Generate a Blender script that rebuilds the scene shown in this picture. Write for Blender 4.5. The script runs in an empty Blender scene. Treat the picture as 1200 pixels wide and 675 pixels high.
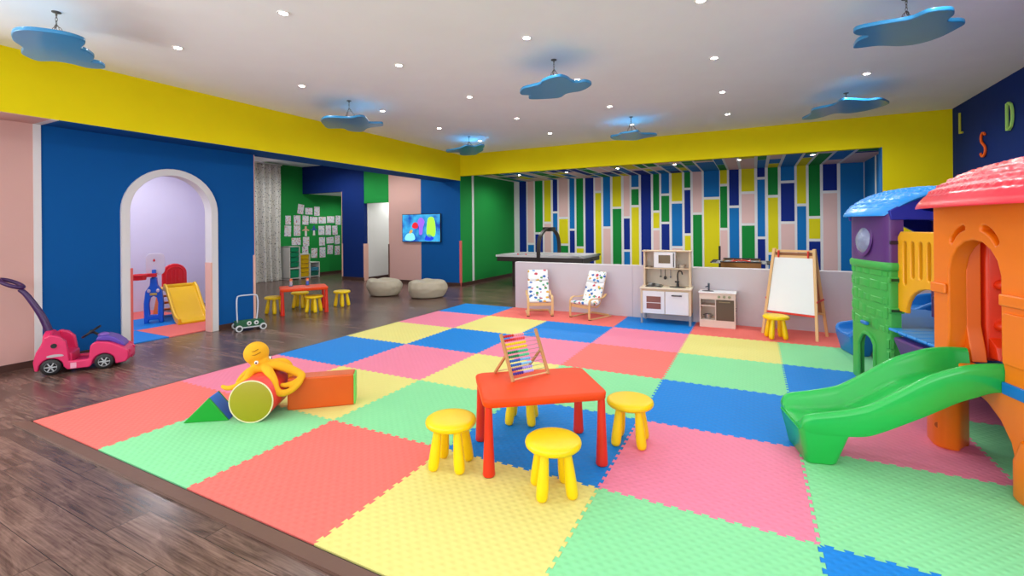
import bpy, bmesh, math, random
from mathutils import Vector, Matrix, noise
random.seed(7)
COL = bpy.context.scene.collection
PI = math.pi
sc = bpy.context.scene

# ---------------------------------------------------------------- camera
F, CX, CY, H = 547.98, 600.0, 266.19, 1.418
CAM = Vector((4.7553, -1.4415, H))
YAW, ROLL = .4776, -.0082
cf = Vector((-math.sin(YAW), math.cos(YAW), 0))
r0 = Vector((math.cos(YAW), math.sin(YAW), 0)); u0 = Vector((0, 0, 1))
cr = math.cos(ROLL)*r0 + math.sin(ROLL)*u0
cu = -math.sin(ROLL)*r0 + math.cos(ROLL)*u0
cam = bpy.data.cameras.new('camera'); co = bpy.data.objects.new('camera', cam); COL.objects.link(co)
cam.sensor_width = 36; cam.lens = F/1200*36
cam.shift_x = 0; cam.shift_y = -(337.5-CY)/1200
cam.clip_start = .05
M = Matrix((cr, cu, -cf)).transposed().to_4x4(); M.translation = CAM
co.matrix_world = M
sc.camera = co
def ray(x, y): return cf + cr*((x-CX)/F) - cu*((y-CY)/F)
def atX(x, y, v): d = ray(x, y); return CAM + d*((v-CAM.x)/d.x)     # measured point on a plane X = v
def atY(x, y, v): d = ray(x, y); return CAM + d*((v-CAM.y)/d.y)
def atZ(x, y, v): d = ray(x, y); return CAM + d*((v-CAM.z)/d.z)

# ---------------------------------------------------------------- materials
def lin(h):
    h = h.lstrip('#'); o = []
    for i in (0, 2, 4):
        c = int(h[i:i+2], 16)/255
        o.append(c/12.92 if c <= .04045 else ((c+.055)/1.055)**2.4)
    return (*o, 1)
MATS = {}
def mat(name, hx, rough=.5, bump=0, scale=40, var=0, metal=0, emit=0, coat=0, spec=.5, vscale=3):
    if name in MATS: return MATS[name]
    m = bpy.data.materials.new(name); m.use_nodes = True; nt = m.node_tree
    b = nt.nodes['Principled BSDF']; c = lin(hx)
    b.inputs['Base Color'].default_value = c
    b.inputs['Roughness'].default_value = rough; b.inputs['Metallic'].default_value = metal
    b.inputs['Specular IOR Level'].default_value = spec
    if coat: b.inputs['Coat Weight'].default_value = coat; b.inputs['Coat Roughness'].default_value = .15
    if emit: b.inputs['Emission Color'].default_value = c; b.inputs['Emission Strength'].default_value = emit
    tc = nt.nodes.new('ShaderNodeTexCoord')
    n = nt.nodes.new('ShaderNodeTexNoise'); n.inputs['Scale'].default_value = vscale; n.inputs['Detail'].default_value = 3
    nt.links.new(tc.outputs['Object'], n.inputs['Vector'])
    if not emit:
        v = var if var else .04
        mx = nt.nodes.new('ShaderNodeMixRGB'); mx.blend_type = 'MULTIPLY'; mx.inputs[0].default_value = 1
        mx.inputs[1].default_value = c
        rr = nt.nodes.new('ShaderNodeMapRange'); rr.inputs['To Min'].default_value = 1-v; rr.inputs['To Max'].default_value = 1+v*.4
        nt.links.new(n.outputs['Fac'], rr.inputs['Value']); nt.links.new(rr.outputs[0], mx.inputs[2])
        nt.links.new(mx.outputs[0], b.inputs['Base Color'])
    if bump:
        n2 = nt.nodes.new('ShaderNodeTexNoise'); n2.inputs['Scale'].default_value = scale; n2.inputs['Detail'].default_value = 4
        nt.links.new(tc.outputs['Object'], n2.inputs['Vector'])
        bp = nt.nodes.new('ShaderNodeBump'); bp.inputs['Strength'].default_value = bump; bp.inputs['Distance'].default_value = .01
        nt.links.new(n2.outputs['Fac'], bp.inputs['Height']); nt.links.new(bp.outputs[0], b.inputs['Normal'])
    MATS[name] = m; return m

def mat_wood_floor():
    m = bpy.data.materials.new('dark_wood_planks'); m.use_nodes = True; nt = m.node_tree; L = nt.links.new
    b = nt.nodes['Principled BSDF']
    tc = nt.nodes.new('ShaderNodeTexCoord')
    br = nt.nodes.new('ShaderNodeTexBrick'); br.offset = .37; br.squash = 1
    br.inputs['Scale'].default_value = 1; br.inputs['Brick Width'].default_value = 1.25; br.inputs['Row Height'].default_value = .19
    br.inputs['Mortar Size'].default_value = .0016; br.inputs['Mortar Smooth'].default_value = .2; br.inputs['Bias'].default_value = 0
    br.inputs['Color1'].default_value = (.0, .0, .0, 1); br.inputs['Color2'].default_value = (1, 1, 1, 1); br.inputs['Mortar'].default_value = (.5, .5, .5, 1)
    L(tc.outputs['Object'], br.inputs['Vector'])
    # per plank shift of the grain
    sep = nt.nodes.new('ShaderNodeVectorMath'); sep.operation = 'MULTIPLY_ADD'
    sep.inputs[1].default_value = (1, 5.0, 1); L(tc.outputs['Object'], sep.inputs[0])
    sc_ = nt.nodes.new('ShaderNodeVectorMath'); sc_.operation = 'SCALE'; sc_.inputs['Scale'].default_value = 7
    L(br.outputs['Color'], sc_.inputs[0]); L(sc_.outputs[0], sep.inputs[2])
    g = nt.nodes.new('ShaderNodeTexNoise'); g.inputs['Scale'].default_value = 2.2; g.inputs['Detail'].default_value = 9; g.inputs['Roughness'].default_value = .62
    g.inputs['Distortion'].default_value = 1.4
    L(sep.outputs[0], g.inputs['Vector'])
    mp2 = nt.nodes.new('ShaderNodeMapping'); mp2.inputs['Scale'].default_value = (1.4, 11, 1); L(sep.outputs[0], mp2.inputs['Vector'])
    g2 = nt.nodes.new('ShaderNodeTexNoise'); g2.inputs['Scale'].default_value = 2.5; g2.inputs['Detail'].default_value = 6; L(mp2.outputs[0], g2.inputs['Vector'])
    ad = nt.nodes.new('ShaderNodeMath'); ad.operation = 'ADD'; L(g.outputs['Fac'], ad.inputs[0])
    hf = nt.nodes.new('ShaderNodeMath'); hf.operation = 'MULTIPLY'; hf.inputs[1].default_value = .55; L(g2.outputs['Fac'], hf.inputs[0]); L(hf.outputs[0], ad.inputs[1])
    rp = nt.nodes.new('ShaderNodeValToRGB'); L(ad.outputs[0], rp.inputs[0])
    e = rp.color_ramp.elements; e[0].position = .5; e[0].color = lin('#36241e'); e[1].position = 1.02; e[1].color = lin('#866a5e')
    k = e.new(.72); k.color = lin('#604840'); k = e.new(.62); k.color = lin('#4d382f')
    mx = nt.nodes.new('ShaderNodeMixRGB'); mx.blend_type = 'MULTIPLY'; mx.inputs[0].default_value = 1; L(rp.outputs[0], mx.inputs[1])
    rr = nt.nodes.new('ShaderNodeMapRange'); rr.inputs['To Min'].default_value = .72; rr.inputs['To Max'].default_value = 1.1
    L(br.outputs['Color'], rr.inputs['Value']); L(rr.outputs[0], mx.inputs[2])
    m2 = nt.nodes.new('ShaderNodeMixRGB'); m2.inputs[2].default_value = lin('#1f1512'); L(br.outputs['Fac'], m2.inputs[0]); L(mx.outputs[0], m2.inputs[1])
    L(m2.outputs[0], b.inputs['Base Color'])
    b.inputs['Roughness'].default_value = .27; b.inputs['Specular IOR Level'].default_value = .5
    bp = nt.nodes.new('ShaderNodeBump'); bp.inputs['Strength'].default_value = .12; bp.inputs['Distance'].default_value = .004
    L(ad.outputs[0], bp.inputs['Height']); L(bp.outputs[0], b.inputs['Normal'])
    return m
WOODFLOOR = mat_wood_floor()

def mat_foam(name, hx):
    m = bpy.data.materials.new(name); m.use_nodes = True; nt = m.node_tree; L = nt.links.new
    b = nt.nodes['Principled BSDF']; b.inputs['Base Color'].default_value = lin(hx); b.inputs['Roughness'].default_value = .6
    b.inputs['Specular IOR Level'].default_value = .18
    tc = nt.nodes.new('ShaderNodeTexCoord')
    hs = []
    for ang in (0, PI/2):
        mp = nt.nodes.new('ShaderNodeMapping'); mp.inputs['Rotation'].default_value = (0, 0, ang+PI/4); L(tc.outputs['Object'], mp.inputs['Vector'])
        w = nt.nodes.new('ShaderNodeTexWave'); w.inputs['Scale'].default_value = 7.5; w.inputs['Distortion'].default_value = 0; L(mp.outputs[0], w.inputs['Vector'])
        hs.append(w)
    mm = nt.nodes.new('ShaderNodeMath'); mm.operation = 'MULTIPLY'; L(hs[0].outputs['Fac'], mm.inputs[0]); L(hs[1].outputs['Fac'], mm.inputs[1])
    bp = nt.nodes.new('ShaderNodeBump'); bp.inputs['Strength'].default_value = .55; bp.inputs['Distance'].default_value = .004
    L(mm.outputs[0], bp.inputs['Height']); L(bp.outputs[0], b.inputs['Normal'])
    n = nt.nodes.new('ShaderNodeTexNoise'); n.inputs['Scale'].default_value = 5; L(tc.outputs['Object'], n.inputs['Vector'])
    rr = nt.nodes.new('ShaderNodeMapRange'); rr.inputs['To Min'].default_value = .97; rr.inputs['To Max'].default_value = 1.02; L(n.outputs['Fac'], rr.inputs['Value'])
    mx = nt.nodes.new('ShaderNodeMixRGB'); mx.blend_type = 'MULTIPLY'; mx.inputs[0].default_value = 1; mx.inputs[1].default_value = lin(hx)
    L(rr.outputs[0], mx.inputs[2]); L(mx.outputs[0], b.inputs['Base Color'])
    return m
FOAM = {'red': mat_foam('salmon_foam', '#ea736a'), 'pink': mat_foam('pink_foam', '#e8829f'), 'yellow': mat_foam('pale_yellow_foam', '#e2d981'),
        'green': mat_foam('green_foam', '#88da9c'), 'blue': mat_foam('blue_foam', '#0f80d6')}

def mat_cells(name, base, cols, scale, thr, jitter=1.0, rough=.7, stretch=(1, 1, 1)):
    """scattered coloured blobs printed on a plain ground"""
    m = bpy.data.materials.new(name); m.use_nodes = True; nt = m.node_tree; L = nt.links.new
    b = nt.nodes['Principled BSDF']; b.inputs['Roughness'].default_value = rough
    tc = nt.nodes.new('ShaderNodeTexCoord')
    oi = nt.nodes.new('ShaderNodeObjectInfo')
    ad = nt.nodes.new('ShaderNodeVectorMath'); ad.operation = 'ADD'
    sc_ = nt.nodes.new('ShaderNodeMath'); sc_.operation = 'MULTIPLY'; sc_.inputs[1].default_value = 37; L(oi.outputs['Random'], sc_.inputs[0])
    mp = nt.nodes.new('ShaderNodeMapping'); mp.inputs['Scale'].default_value = stretch; L(tc.outputs['Object'], mp.inputs['Vector'])
    L(mp.outputs[0], ad.inputs[0]); L(sc_.outputs[0], ad.inputs[1])
    nz = nt.nodes.new('ShaderNodeTexNoise'); nz.inputs['Scale'].default_value = scale*1.3; L(ad.outputs[0], nz.inputs['Vector'])
    mix = nt.nodes.new('ShaderNodeMixRGB'); mix.inputs[0].default_value = .04; L(ad.outputs[0], mix.inputs[1]); L(nz.outputs['Color'], mix.inputs[2])
    v = nt.nodes.new('ShaderNodeTexVoronoi'); v.inputs['Scale'].default_value = scale; v.inputs['Randomness'].default_value = jitter; L(mix.outputs[0], v.inputs['Vector'])
    lt = nt.nodes.new('ShaderNodeMath'); lt.operation = 'LESS_THAN'; lt.inputs[1].default_value = thr; L(v.outputs['Distance'], lt.inputs[0])
    rp = nt.nodes.new('ShaderNodeValToRGB'); rp.color_ramp.interpolation = 'CONSTANT'
    sx = nt.nodes.new('ShaderNodeSeparateColor'); L(v.outputs['Color'], sx.inputs[0]); L(sx.outputs[0], rp.inputs[0])
    e = rp.color_ramp.elements; e[0].color = lin(cols[0]); e[1].position = 1/len(cols); e[1].color = lin(cols[1])
    for i in range(2, len(cols)): k = e.new(i/len(cols)); k.color = lin(cols[i])
    mx = nt.nodes.new('ShaderNodeMixRGB'); mx.inputs[1].default_value = lin(base); L(lt.outputs[0], mx.inputs[0]); L(rp.outputs[0], mx.inputs[2])
    L(mx.outputs[0], b.inputs['Base Color'])
    return m

# ---------------------------------------------------------------- mesh helpers
class MB:
    def __init__(s): s.v = []; s.f = []; s.m = []
    def add(s, vs, fs, mi=0, M=None):
        o = len(s.v)
        s.v += [tuple(M @ Vector(v)) if M is not None else tuple(v) for v in vs]
        s.f += [tuple(i+o for i in f) for f in fs]; s.m += [mi]*len(fs); return s
    def box(s, x0, x1, y0, y1, z0, z1, mi=0, M=None):
        vs = [(x, y, z) for z in (z0, z1) for x, y in ((x0, y0), (x1, y0), (x1, y1), (x0, y1))]
        return s.add(vs, [(3, 2, 1, 0), (4, 5, 6, 7), (0, 1, 5, 4), (1, 2, 6, 5), (2, 3, 7, 6), (3, 0, 4, 7)], mi, M)
    def prism(s, poly, d0, d1, axis='y', mi=0, M=None):
        """polygon in the two other axes, extruded along axis"""
        def P(a, b, d): return {'y': (a, d, b), 'z': (a, b, d), 'x': (d, a, b)}[axis]
        n = len(poly); vs = [P(a, b, d0) for a, b in poly]+[P(a, b, d1) for a, b in poly]
        fs = [tuple(range(n))[::-1], tuple(range(n, 2*n))]+[(i, (i+1) % n, (i+1) % n+n, i+n) for i in range(n)]
        return s.add(vs, fs, mi, M)
    def lathe(s, prof, c=(0, 0, 0), n=24, mi=0, M=None, sx=1, sy=1, caps=True):
        vs = []; fs = []; k = len(prof)
        for i in range(n):
            a = 2*PI*i/n
            for r, z in prof: vs.append((c[0]+r*math.cos(a)*sx, c[1]+r*math.sin(a)*sy, c[2]+z))
        for i in range(n):
            j = (i+1) % n
            for q in range(k-1): fs.append((i*k+q, j*k+q, j*k+q+1, i*k+q+1))
        if prof[0] == prof[-1]: caps = False
        if caps and prof[0][0] > 1e-5: fs.append(tuple(i*k for i in range(n))[::-1])
        if caps and prof[-1][0] > 1e-5: fs.append(tuple(i*k+k-1 for i in range(n)))
        return s.add(vs, fs, mi, M)
    def tube(s, path, rad, n=10, closed=False, mi=0, M=None, flat=1.0, cap=True):
        path = [Vector(p) for p in path]; N = len(path)
        if not hasattr(rad, '__len__'): rad = [rad]*N
        vs = []; fs = []; up = None
        for i, p in enumerate(path):
            if closed: t = path[(i+1) % N]-path[i-1]
            else: t = path[min(i+1, N-1)]-path[max(i-1, 0)]
            t.normalize()
            if up is None: up = Vector((0, 0, 1)) if abs(t.z) < .9 else Vector((1, 0, 0))
            a = t.cross(up).normalized(); b = a.cross(t).normalized(); up = b
            for q in range(n):
                w = 2*PI*q/n; vs.append(p+a*math.cos(w)*rad[i]+b*math.sin(w)*rad[i]*flat)
        for i in range(N if closed else N-1):
            j = (i+1) % N
            for q in range(n): fs.append((i*n+q, i*n+(q+1) % n, j*n+(q+1) % n, j*n+q))
        if cap and not closed: fs += [tuple(range(n))[::-1], tuple((N-1)*n+q for q in range(n))]
        return s.add(vs, fs, mi, M)
    def cyl(s, p0, p1, r0, r1=None, n=16, mi=0, M=None): return s.tube([p0, p1], [r0, r0 if r1 is None else r1], n, mi=mi, M=M)
    def strip(s, path, wdir, w, t, mi=0, M=None, closed=False):
        """bent lath: rectangular section w (along wdir) by t"""
        path = [Vector(p) for p in path]; W = Vector(wdir).normalized(); N = len(path); vs = []; fs = []
        for i, p in enumerate(path):
            tg = (path[(i+1) % N]-path[i-1]) if closed else (path[min(i+1, N-1)]-path[max(i-1, 0)])
            nn = tg.cross(W).normalized()
            vs += [p-W*w/2-nn*t/2, p+W*w/2-nn*t/2, p+W*w/2+nn*t/2, p-W*w/2+nn*t/2]
        for i in range(N if closed else N-1):
            j = (i+1) % N
            for q in range(4): fs.append((i*4+q, i*4+(q+1) % 4, j*4+(q+1) % 4, j*4+q))
        if not closed: fs += [(3, 2, 1, 0), tuple((N-1)*4+q for q in range(4))]
        return s.add(vs, fs, mi, M)
    def ball(s, c, r, n=16, k=10, mi=0, M=None):
        if not hasattr(r, '__len__'): r = (r, r, r)
        prof = [(math.sin(PI*i/k), -math.cos(PI*i/k)) for i in range(k+1)]
        T = Matrix.Translation(c) @ Matrix.Diagonal((*r, 1))
        if M is not None: T = M @ T
        prof[0] = (0, -1); prof[-1] = (0, 1)
        return s.lathe(prof, n=n, mi=mi, M=T)
    def loft(s, rings, mi=0, M=None, caps=True):
        n = len(rings[0]); vs = [p for r in rings for p in r]; fs = []
        for i in range(len(rings)-1):
            for q in range(n): fs.append((i*n+q, i*n+(q+1) % n, (i+1)*n+(q+1) % n, (i+1)*n+q))
        if caps: fs += [tuple(range(n))[::-1], tuple((len(rings)-1)*n+q for q in range(n))]
        return s.add(vs, fs, mi, M)
    def mesh(s, name):
        me = bpy.data.meshes.new(name); me.from_pydata(s.v, [], s.f)
        for p, mi in zip(me.polygons, s.m): p.material_index = mi
        bm = bmesh.new(); bm.from_mesh(me); bmesh.ops.remove_doubles(bm, verts=bm.verts, dist=1e-6)
        bmesh.ops.recalc_face_normals(bm, faces=bm.faces); bm.to_mesh(me); bm.free()
        return me
    def build(s, name, mats, parent=None, bevel=0, seg=3, sub=0, ang=38, smooth=True):
        me = s.mesh(name)
        for m in (mats if isinstance(mats, (list, tuple)) else [mats]): me.materials.append(m)
        return link(name, me, parent, bevel, seg, sub, ang, smooth)
def link(name, me, parent=None, bevel=0, seg=3, sub=0, ang=38, smooth=True):
    if smooth:
        for p in me.polygons: p.use_smooth = True
        if not sub: me.set_sharp_from_angle(angle=math.radians(ang))
    o = bpy.data.objects.new(name, me); COL.objects.link(o)
    if parent is not None: o.parent = parent
    if bevel:
        b = o.modifiers.new('bevel', 'BEVEL'); b.width = bevel; b.segments = seg; b.limit_method = 'ANGLE'; b.angle_limit = math.radians(35)
        b.harden_normals = False
        if smooth:
            for p in me.polygons: p.use_smooth = True
            me.set_sharp_from_angle(angle=math.radians(180))
            w = o.modifiers.new('wn', 'WEIGHTED_NORMAL'); w.keep_sharp = True
    if sub: q = o.modifiers.new('sub', 'SUBSURF'); q.levels = sub; q.render_levels = sub
    return o
def panel(name, loops, thick, mats, parent=None, bev=.006, M=None):
    """flat plate with holes and rounded rims; loops in XY, thickness centred on Z, then M"""
    c = bpy.data.curves.new('tmp', 'CURVE'); c.dimensions = '2D'; c.fill_mode = 'BOTH'
    c.extrude = max(thick/2-bev, .0005); c.bevel_depth = bev; c.bevel_resolution = 2; c.offset = -bev
    for lp in loops:
        sp = c.splines.new('POLY'); sp.points.add(len(lp)-1); sp.use_cyclic_u = True
        for i, (a, b) in enumerate(lp): sp.points[i].co = (a, b, 0, 1)
    t = bpy.data.objects.new('tmp', c); COL.objects.link(t)
    me = bpy.data.meshes.new_from_object(t.evaluated_get(bpy.context.evaluated_depsgraph_get()))
    bpy.data.objects.remove(t); bpy.data.curves.remove(c)
    if M is not None: me.transform(M)
    me.name = name; me.materials.clear(); me.materials.append(mats)
    return link(name, me, parent, ang=50)
def catmull(pts, k=6, closed=False):
    P = [Vector(p) for p in pts]; n = len(P); out = []
    for i in range(n if closed else n-1):
        a = P[(i-1) % n] if closed or i > 0 else P[0]*2-P[1]
        b, c = P[i], P[(i+1) % n]
        d = P[(i+2) % n] if closed or i+2 < n else P[-1]*2-P[-2]
        for j in range(k):
            t = j/k; out.append(.5*((2*b)+(c-a)*t+(2*a-5*b+4*c-d)*t*t+(3*b-a-3*c+d)*t**3))
    if not closed: out.append(P[-1])
    return out
def cat2(pts, k=6, closed=True): return [(p.x, p.y) for p in catmull([(a, b, 0) for a, b in pts], k, closed)]
def rrect(x0, x1, y0, y1, r, n=5):
    o = []
    for cx, cy, a0 in ((x1-r, y0+r, -90), (x1-r, y1-r, 0), (x0+r, y1-r, 90), (x0+r, y0+r, 180)):
        for i in range(n+1): a = math.radians(a0+90*i/n); o.append((cx+r*math.cos(a), cy+r*math.sin(a)))
    return o
def arc(cx, cy, rx, ry, a0, a1, n=16): return [(cx+rx*math.cos(math.radians(a0+(a1-a0)*i/n)), cy+ry*math.sin(math.radians(a0+(a1-a0)*i/n))) for i in range(n+1)]
def tag(o, label=None, cat=None, group=None, kind=None):
    if label: o['label'] = label
    if cat: o['category'] = cat
    if group: o['group'] = group
    if kind: o['kind'] = kind
    return o
def thing(name, label, cat, loc=(0, 0, 0), rot=0, group=None):
    o = bpy.data.objects.new(name, None); COL.objects.link(o); o.location = loc; o.rotation_euler = (0, 0, rot)
    o.empty_display_size = .1
    return tag(o, label, cat, group)
def struct(name, mb, mats, label=None, **k):
    o = mb.build(name, mats, **k); o['kind'] = 'structure'
    if label: o['label'] = label
    return o
def copy_tree(o, parent=None):
    c = o.copy(); COL.objects.link(c)
    if parent is not None: c.parent = parent
    for ch in [x for x in bpy.data.objects if x.parent == o]: copy_tree(ch, c)
    return c

# palette
YEL = mat('yellow_paint', '#e8d604', spec=.2, rough=.8, bump=.05, scale=60) #6, .05, 60)
BLU = mat('blue_paint', '#00539a', spec=.2, rough=.8, bump=.05, scale=60) #55, .05, 60)
NAV = mat('navy_paint', '#05276b', spec=.2, rough=.8, bump=.05, scale=60) #55, .05, 60)
GRN = mat('green_paint', '#1c8a3c', spec=.2, rough=.8, bump=.05, scale=60) #55, .05, 60)
PNK = mat('pale_pink_paint', '#cfa29a', .6, .05, 60)
WHT = mat('white_paint', '#dedcda', .6, .04, 60)
CEIL = mat('ceiling_white', '#f3f7f8', .85, .03, 60)
LIL = mat('lilac_white_paint', '#dcd8ea', .7, .04, 60)
TRM = mat('white_trim', '#dcd9da', .5)
BSB = mat('dark_brown_baseboard', '#4a2e26', .45, .1, 30, .2)
GPK = mat('pink_guard', '#e8b4a4', .5)
GRD = mat('red_guard', '#d4605c', .5)
SBL = mat('stripe_blue', '#0c6cb2', .7, spec=.2)
SNV = mat('stripe_navy', '#08267e', .7, spec=.2)
SGR = mat('stripe_green', '#0f8034', .7, spec=.2)
SYL = mat('stripe_yellow', '#d6ca14', .7, spec=.2)
SPK = mat('stripe_pink', '#dcb4b0', .6)

# ================================================================ SETTING
Z1 = 3.17; ZB = 2.545; ZA = 2.745; ZX = 3.24
struct('floor', MB().box(-7.6, 7.56, -3.7, 11, -.1, 0), WOODFLOOR, smooth=False)
struct('ceiling', MB().box(-1.52, 7.56, -3.7, 8.0, Z1, Z1+.1), CEIL, smooth=False)
struct('ceiling', MB().box(-7.6, -2.05, 2.5, 8.0, ZX, ZX+.1), CEIL, smooth=False)            # side room
struct('ceiling', MB().box(-4.9, -2.07, -.6, 5.2, 2.9, 3.0), CEIL, smooth=False)              # room behind the arch
# main beam on the left: yellow face, painted soffit
b = MB().box(-2.07, -1.52, -3.7, 8.0, ZB, Z1+.15, 0)
b.box(-2.069, -1.521, -3.7, .61, ZB-.004, ZB-.0005, 1).box(-2.069, -1.521, .61, .67, ZB-.005, ZB-.0005, 2).box(-2.069, -1.521, .67, 7.999, ZB-.004, ZB-.0005, 3)
struct('trim_1', b, [YEL, PNK, TRM, BLU], 'yellow ceiling beam with blue underside along the left', smooth=False)
# left wall with the arch
XL = -1.95; JW = .475; YC = 1.925; ZS = 1.645
def archpoly(c, hw, zs, z0=0, n=24, ry=None): return [(c-hw, z0)]+[(c+hw*math.cos(a), zs+(ry or hw)*math.sin(a)) for a in [PI-PI*i/n for i in range(n+1)]]+[(c+hw, z0)]
poly = [(.64, 0)]+archpoly(YC, JW+.02, ZS)+[(3.04, 0), (3.04, ZB), (.64, ZB)]
struct('wall_left', MB().prism(poly, XL-.12, XL, 'x'), BLU, 'blue wall with a white framed arched doorway', smooth=False)
LY0, LY1 = -3.4, -.7
fb = MB()
for i in range(4): fb.box(XL-.11, XL-.01, LY0+i*(LY1-LY0-.05)/3, LY0+i*(LY1-LY0-.05)/3+.05, .8, 2.4)
fb.box(XL-.11, XL-.01, LY0, LY1, .8, .85).box(XL-.11, XL-.01, LY0, LY1, 2.35, 2.4)
struct('added_window_3', fb, TRM, 'wide made-up window in the pink wall behind the camera', smooth=False)  # invented opening out of view, added to bring light to the right side
al = bpy.data.lights.new('added_window_fill', 'AREA'); al.shape = 'RECTANGLE'; al.size = 2.6; al.size_y = 1.55; al.energy = 130; al.color = (.95, .99, 1)  # fill lamp for the invented opening, lifts ceiling and right-hand walls
ao = bpy.data.objects.new('added_window_fill', al); COL.objects.link(ao)
ao.matrix_world = Matrix.Translation((XL-.1, -2.05, 1.6)) @ Matrix(((0, 0, -1, 0), (1, 0, 0, 0), (0, -1, 0, 0), (0, 0, 0, 1)))
struct('wall_left', MB().box(XL-.12, XL, -3.7, LY0, 0, ZB).box(XL-.12, XL, LY1, .64, 0, ZB).box(XL-.12, XL, LY0, LY1, 0, .8).box(XL-.12, XL, LY0, LY1, 2.4, ZB), PNK, 'pale pink wall left of the blue one', smooth=False)
outer = archpoly(YC, JW+.09, ZS, ry=JW+.085); inner = archpoly(YC, JW, ZS)
struct('trim_2', MB().prism(outer+inner[::-1], XL-.13, XL+.03, 'x'), TRM, 'white frame around the arched doorway', bevel=.004, seg=1)
struct('trim_3', MB().box(XL, XL+.012, .605, .665, 0, ZB), TRM, 'white strip between pink and blue wall', smooth=False)
g = MB().box(XL-.02, XL+.036, YC-JW-.004, YC-JW+.022, 0, .96); struct('trim_4', g, GRD, 'red corner guard on the left jamb', bevel=.003)
g = MB().box(XL-.1, XL+.036, YC+JW-.02, YC+JW+.004, 0, .96); struct('trim_5', g, GPK, 'pale pink corner guard on the right jamb', bevel=.003)
g = MB().box(XL-.13, XL+.008, 3.02, 3.055, 0, 1.03).box(XL-.13, XL+.008, 3.04, 3.05, 1.03, ZB); struct('trim_6', g, GPK, 'pink corner guard on the end of the blue wall', bevel=.003)
for n_, (y0, y1) in enumerate(((-3.7, YC-JW-.09), (YC+JW+.09, 3.04))):
    struct('baseboard_left', MB().box(XL, XL+.014, y0, y1, 0, .07), BSB, smooth=False)
# arch room
struct('wall_arch_room_back', MB().box(-4.8, -4.7, -.6, 4.8, 0, 2.9), LIL, smooth=False)
struct('wall_arch_room_left', MB().box(-4.7, -2.07, -.7, -.6, 0, 2.9), LIL, smooth=False)
d = Vector((-5.4, 3.41)).normalized(); nn = Vector((-d.y, d.x))*.03
p0 = Vector((-2.08, 3.0)); p1 = p0+Vector(d)*6.45
struct('wall_divider', MB().prism([tuple(p0-nn), tuple(p1-nn), tuple(p1+nn), tuple(p0+nn)], 0, 3.24, 'z'), LIL, 'thin wall between arch room and side room', smooth=False)
# side room: green wall, TV wall
struct('wall_side_room', MB().box(-7.5, -7.1, 6.3, 10.3, 0, ZX), GRN, 'green wall hung with drawings', smooth=False)
struct('baseboard_side_room', MB().box(-7.1, -7.085, 6.4, 10.3, 0, .08), BSB, smooth=False)
Y8 = 8.0
g = MB().box(-7.1, -4.65, Y8, Y8+.12, 2.45, ZX, 1)                # header over the opening
g.box(-5.49, -4.66, Y8, Y8+.12, 0, 2.45, 1)
struct('wall_navy', g, [NAV, NAV], 'navy column and header', smooth=False)
struct('wall_tv', MB().box(-4.65, -3.78, Y8, Y8+.12, 2.1, ZX, 0).box(-3.78, -2.72, Y8, Y8+.12, 0, ZX, 1).box(-2.72, -1.535, Y8, Y8+.12, 0, ZX, 2),
       [GRN, PNK, BLU], 'wall of green, pink and blue panels behind the screen', smooth=False)
struct('wall_corridor', MB().box(-4.75, -4.65, Y8+.125, 10.2, 0, 2.3), WHT, smooth=False)
struct('wall_corridor', MB().box(-3.78, -3.68, Y8+.125, 10.2, 0, 2.3), WHT, smooth=False)
struct('wall_corridor_end', MB().box(-7.1, -1.6, 10.2, 10.3, 0, 3.2), WHT, smooth=False)
struct('ceiling', MB().box(-7.1, -1.6, Y8+.12, 10.3, 2.46, 2.56), CEIL, smooth=False)
struct('trim_7', MB().box(-5.5, -5.46, Y8-.012, Y8+.13, 0, 1.0).box(-5.5, -5.485, Y8-.004, Y8+.13, 1.0, 2.45), GPK, bevel=.003)
struct('trim_8', MB().box(-4.68, -4.635, Y8-.012, Y8+.13, 0, 1.0), GPK, bevel=.003)
struct('trim_9', MB().box(-3.80, -3.76, Y8-.012, Y8+.13, 0, 1.0), mat('brown_guard', '#6a4a3c'), bevel=.003)
struct('trim_10', MB().box(-1.56, -1.515, Y8-.012, Y8+.04, 0, 1.1), GRD, 'red corner guard at the blue and green corner', bevel=.003)
for x0, x1 in ((-5.49, -4.66), (-3.77, -1.53)): struct('baseboard_tv', MB().box(x0, x1, Y8-.014, Y8, 0, .08), BSB, smooth=False)
struct('baseboard_corridor', MB().box(-4.65, -4.635, Y8+.13, 10.2, 0, .08), BSB, smooth=False)
# alcove
struct('wall_green', MB().box(-1.60, -1.53, Y8+.001, 10.95, 0, ZA), GRN, 'green side wall of the striped alcove', smooth=False)
struct('trim_11', MB().box(-1.53, -1.518, 8.52, 8.60, 0, ZA), TRM, smooth=False)
struct('baseboard_green', MB().box(-1.53, -1.515, Y8, 10.85, 0, .08), BSB, smooth=False)
XR = 6.6
struct('wall_back', MB().box(-1.53, XR, Y8, 8.1, 2.66, Z1), YEL, 'yellow lintel above the striped alcove', smooth=False)
struct('wall_back', MB().box(XR, 7.46, Y8, 8.2, 0, Z1), YEL, 'yellow wall right of the alcove', smooth=False)
struct('wall_alcove_right', MB().box(XR+.25, XR+.35, 8.2, 10.95, 0, ZA, 0), SBL, smooth=False)
struct('trim_12', MB().box(XR-.012, XR, 8.001, 8.199, 0, 2.66).box(XR+.238, XR+.25, 9.75, 9.83, 0, ZA, 1), [SBL, TRM], smooth=False)
WY0, WY1 = -3.4, .6
wr = MB().box(7.46, 7.56, -3.7, WY0, 0, Z1).box(7.46, 7.56, WY1, 8.2, 0, Z1).box(7.46, 7.56, WY0, WY1, 0, .9).box(7.46, 7.56, WY0, WY1, 2.75, Z1)
fb = MB()
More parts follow.
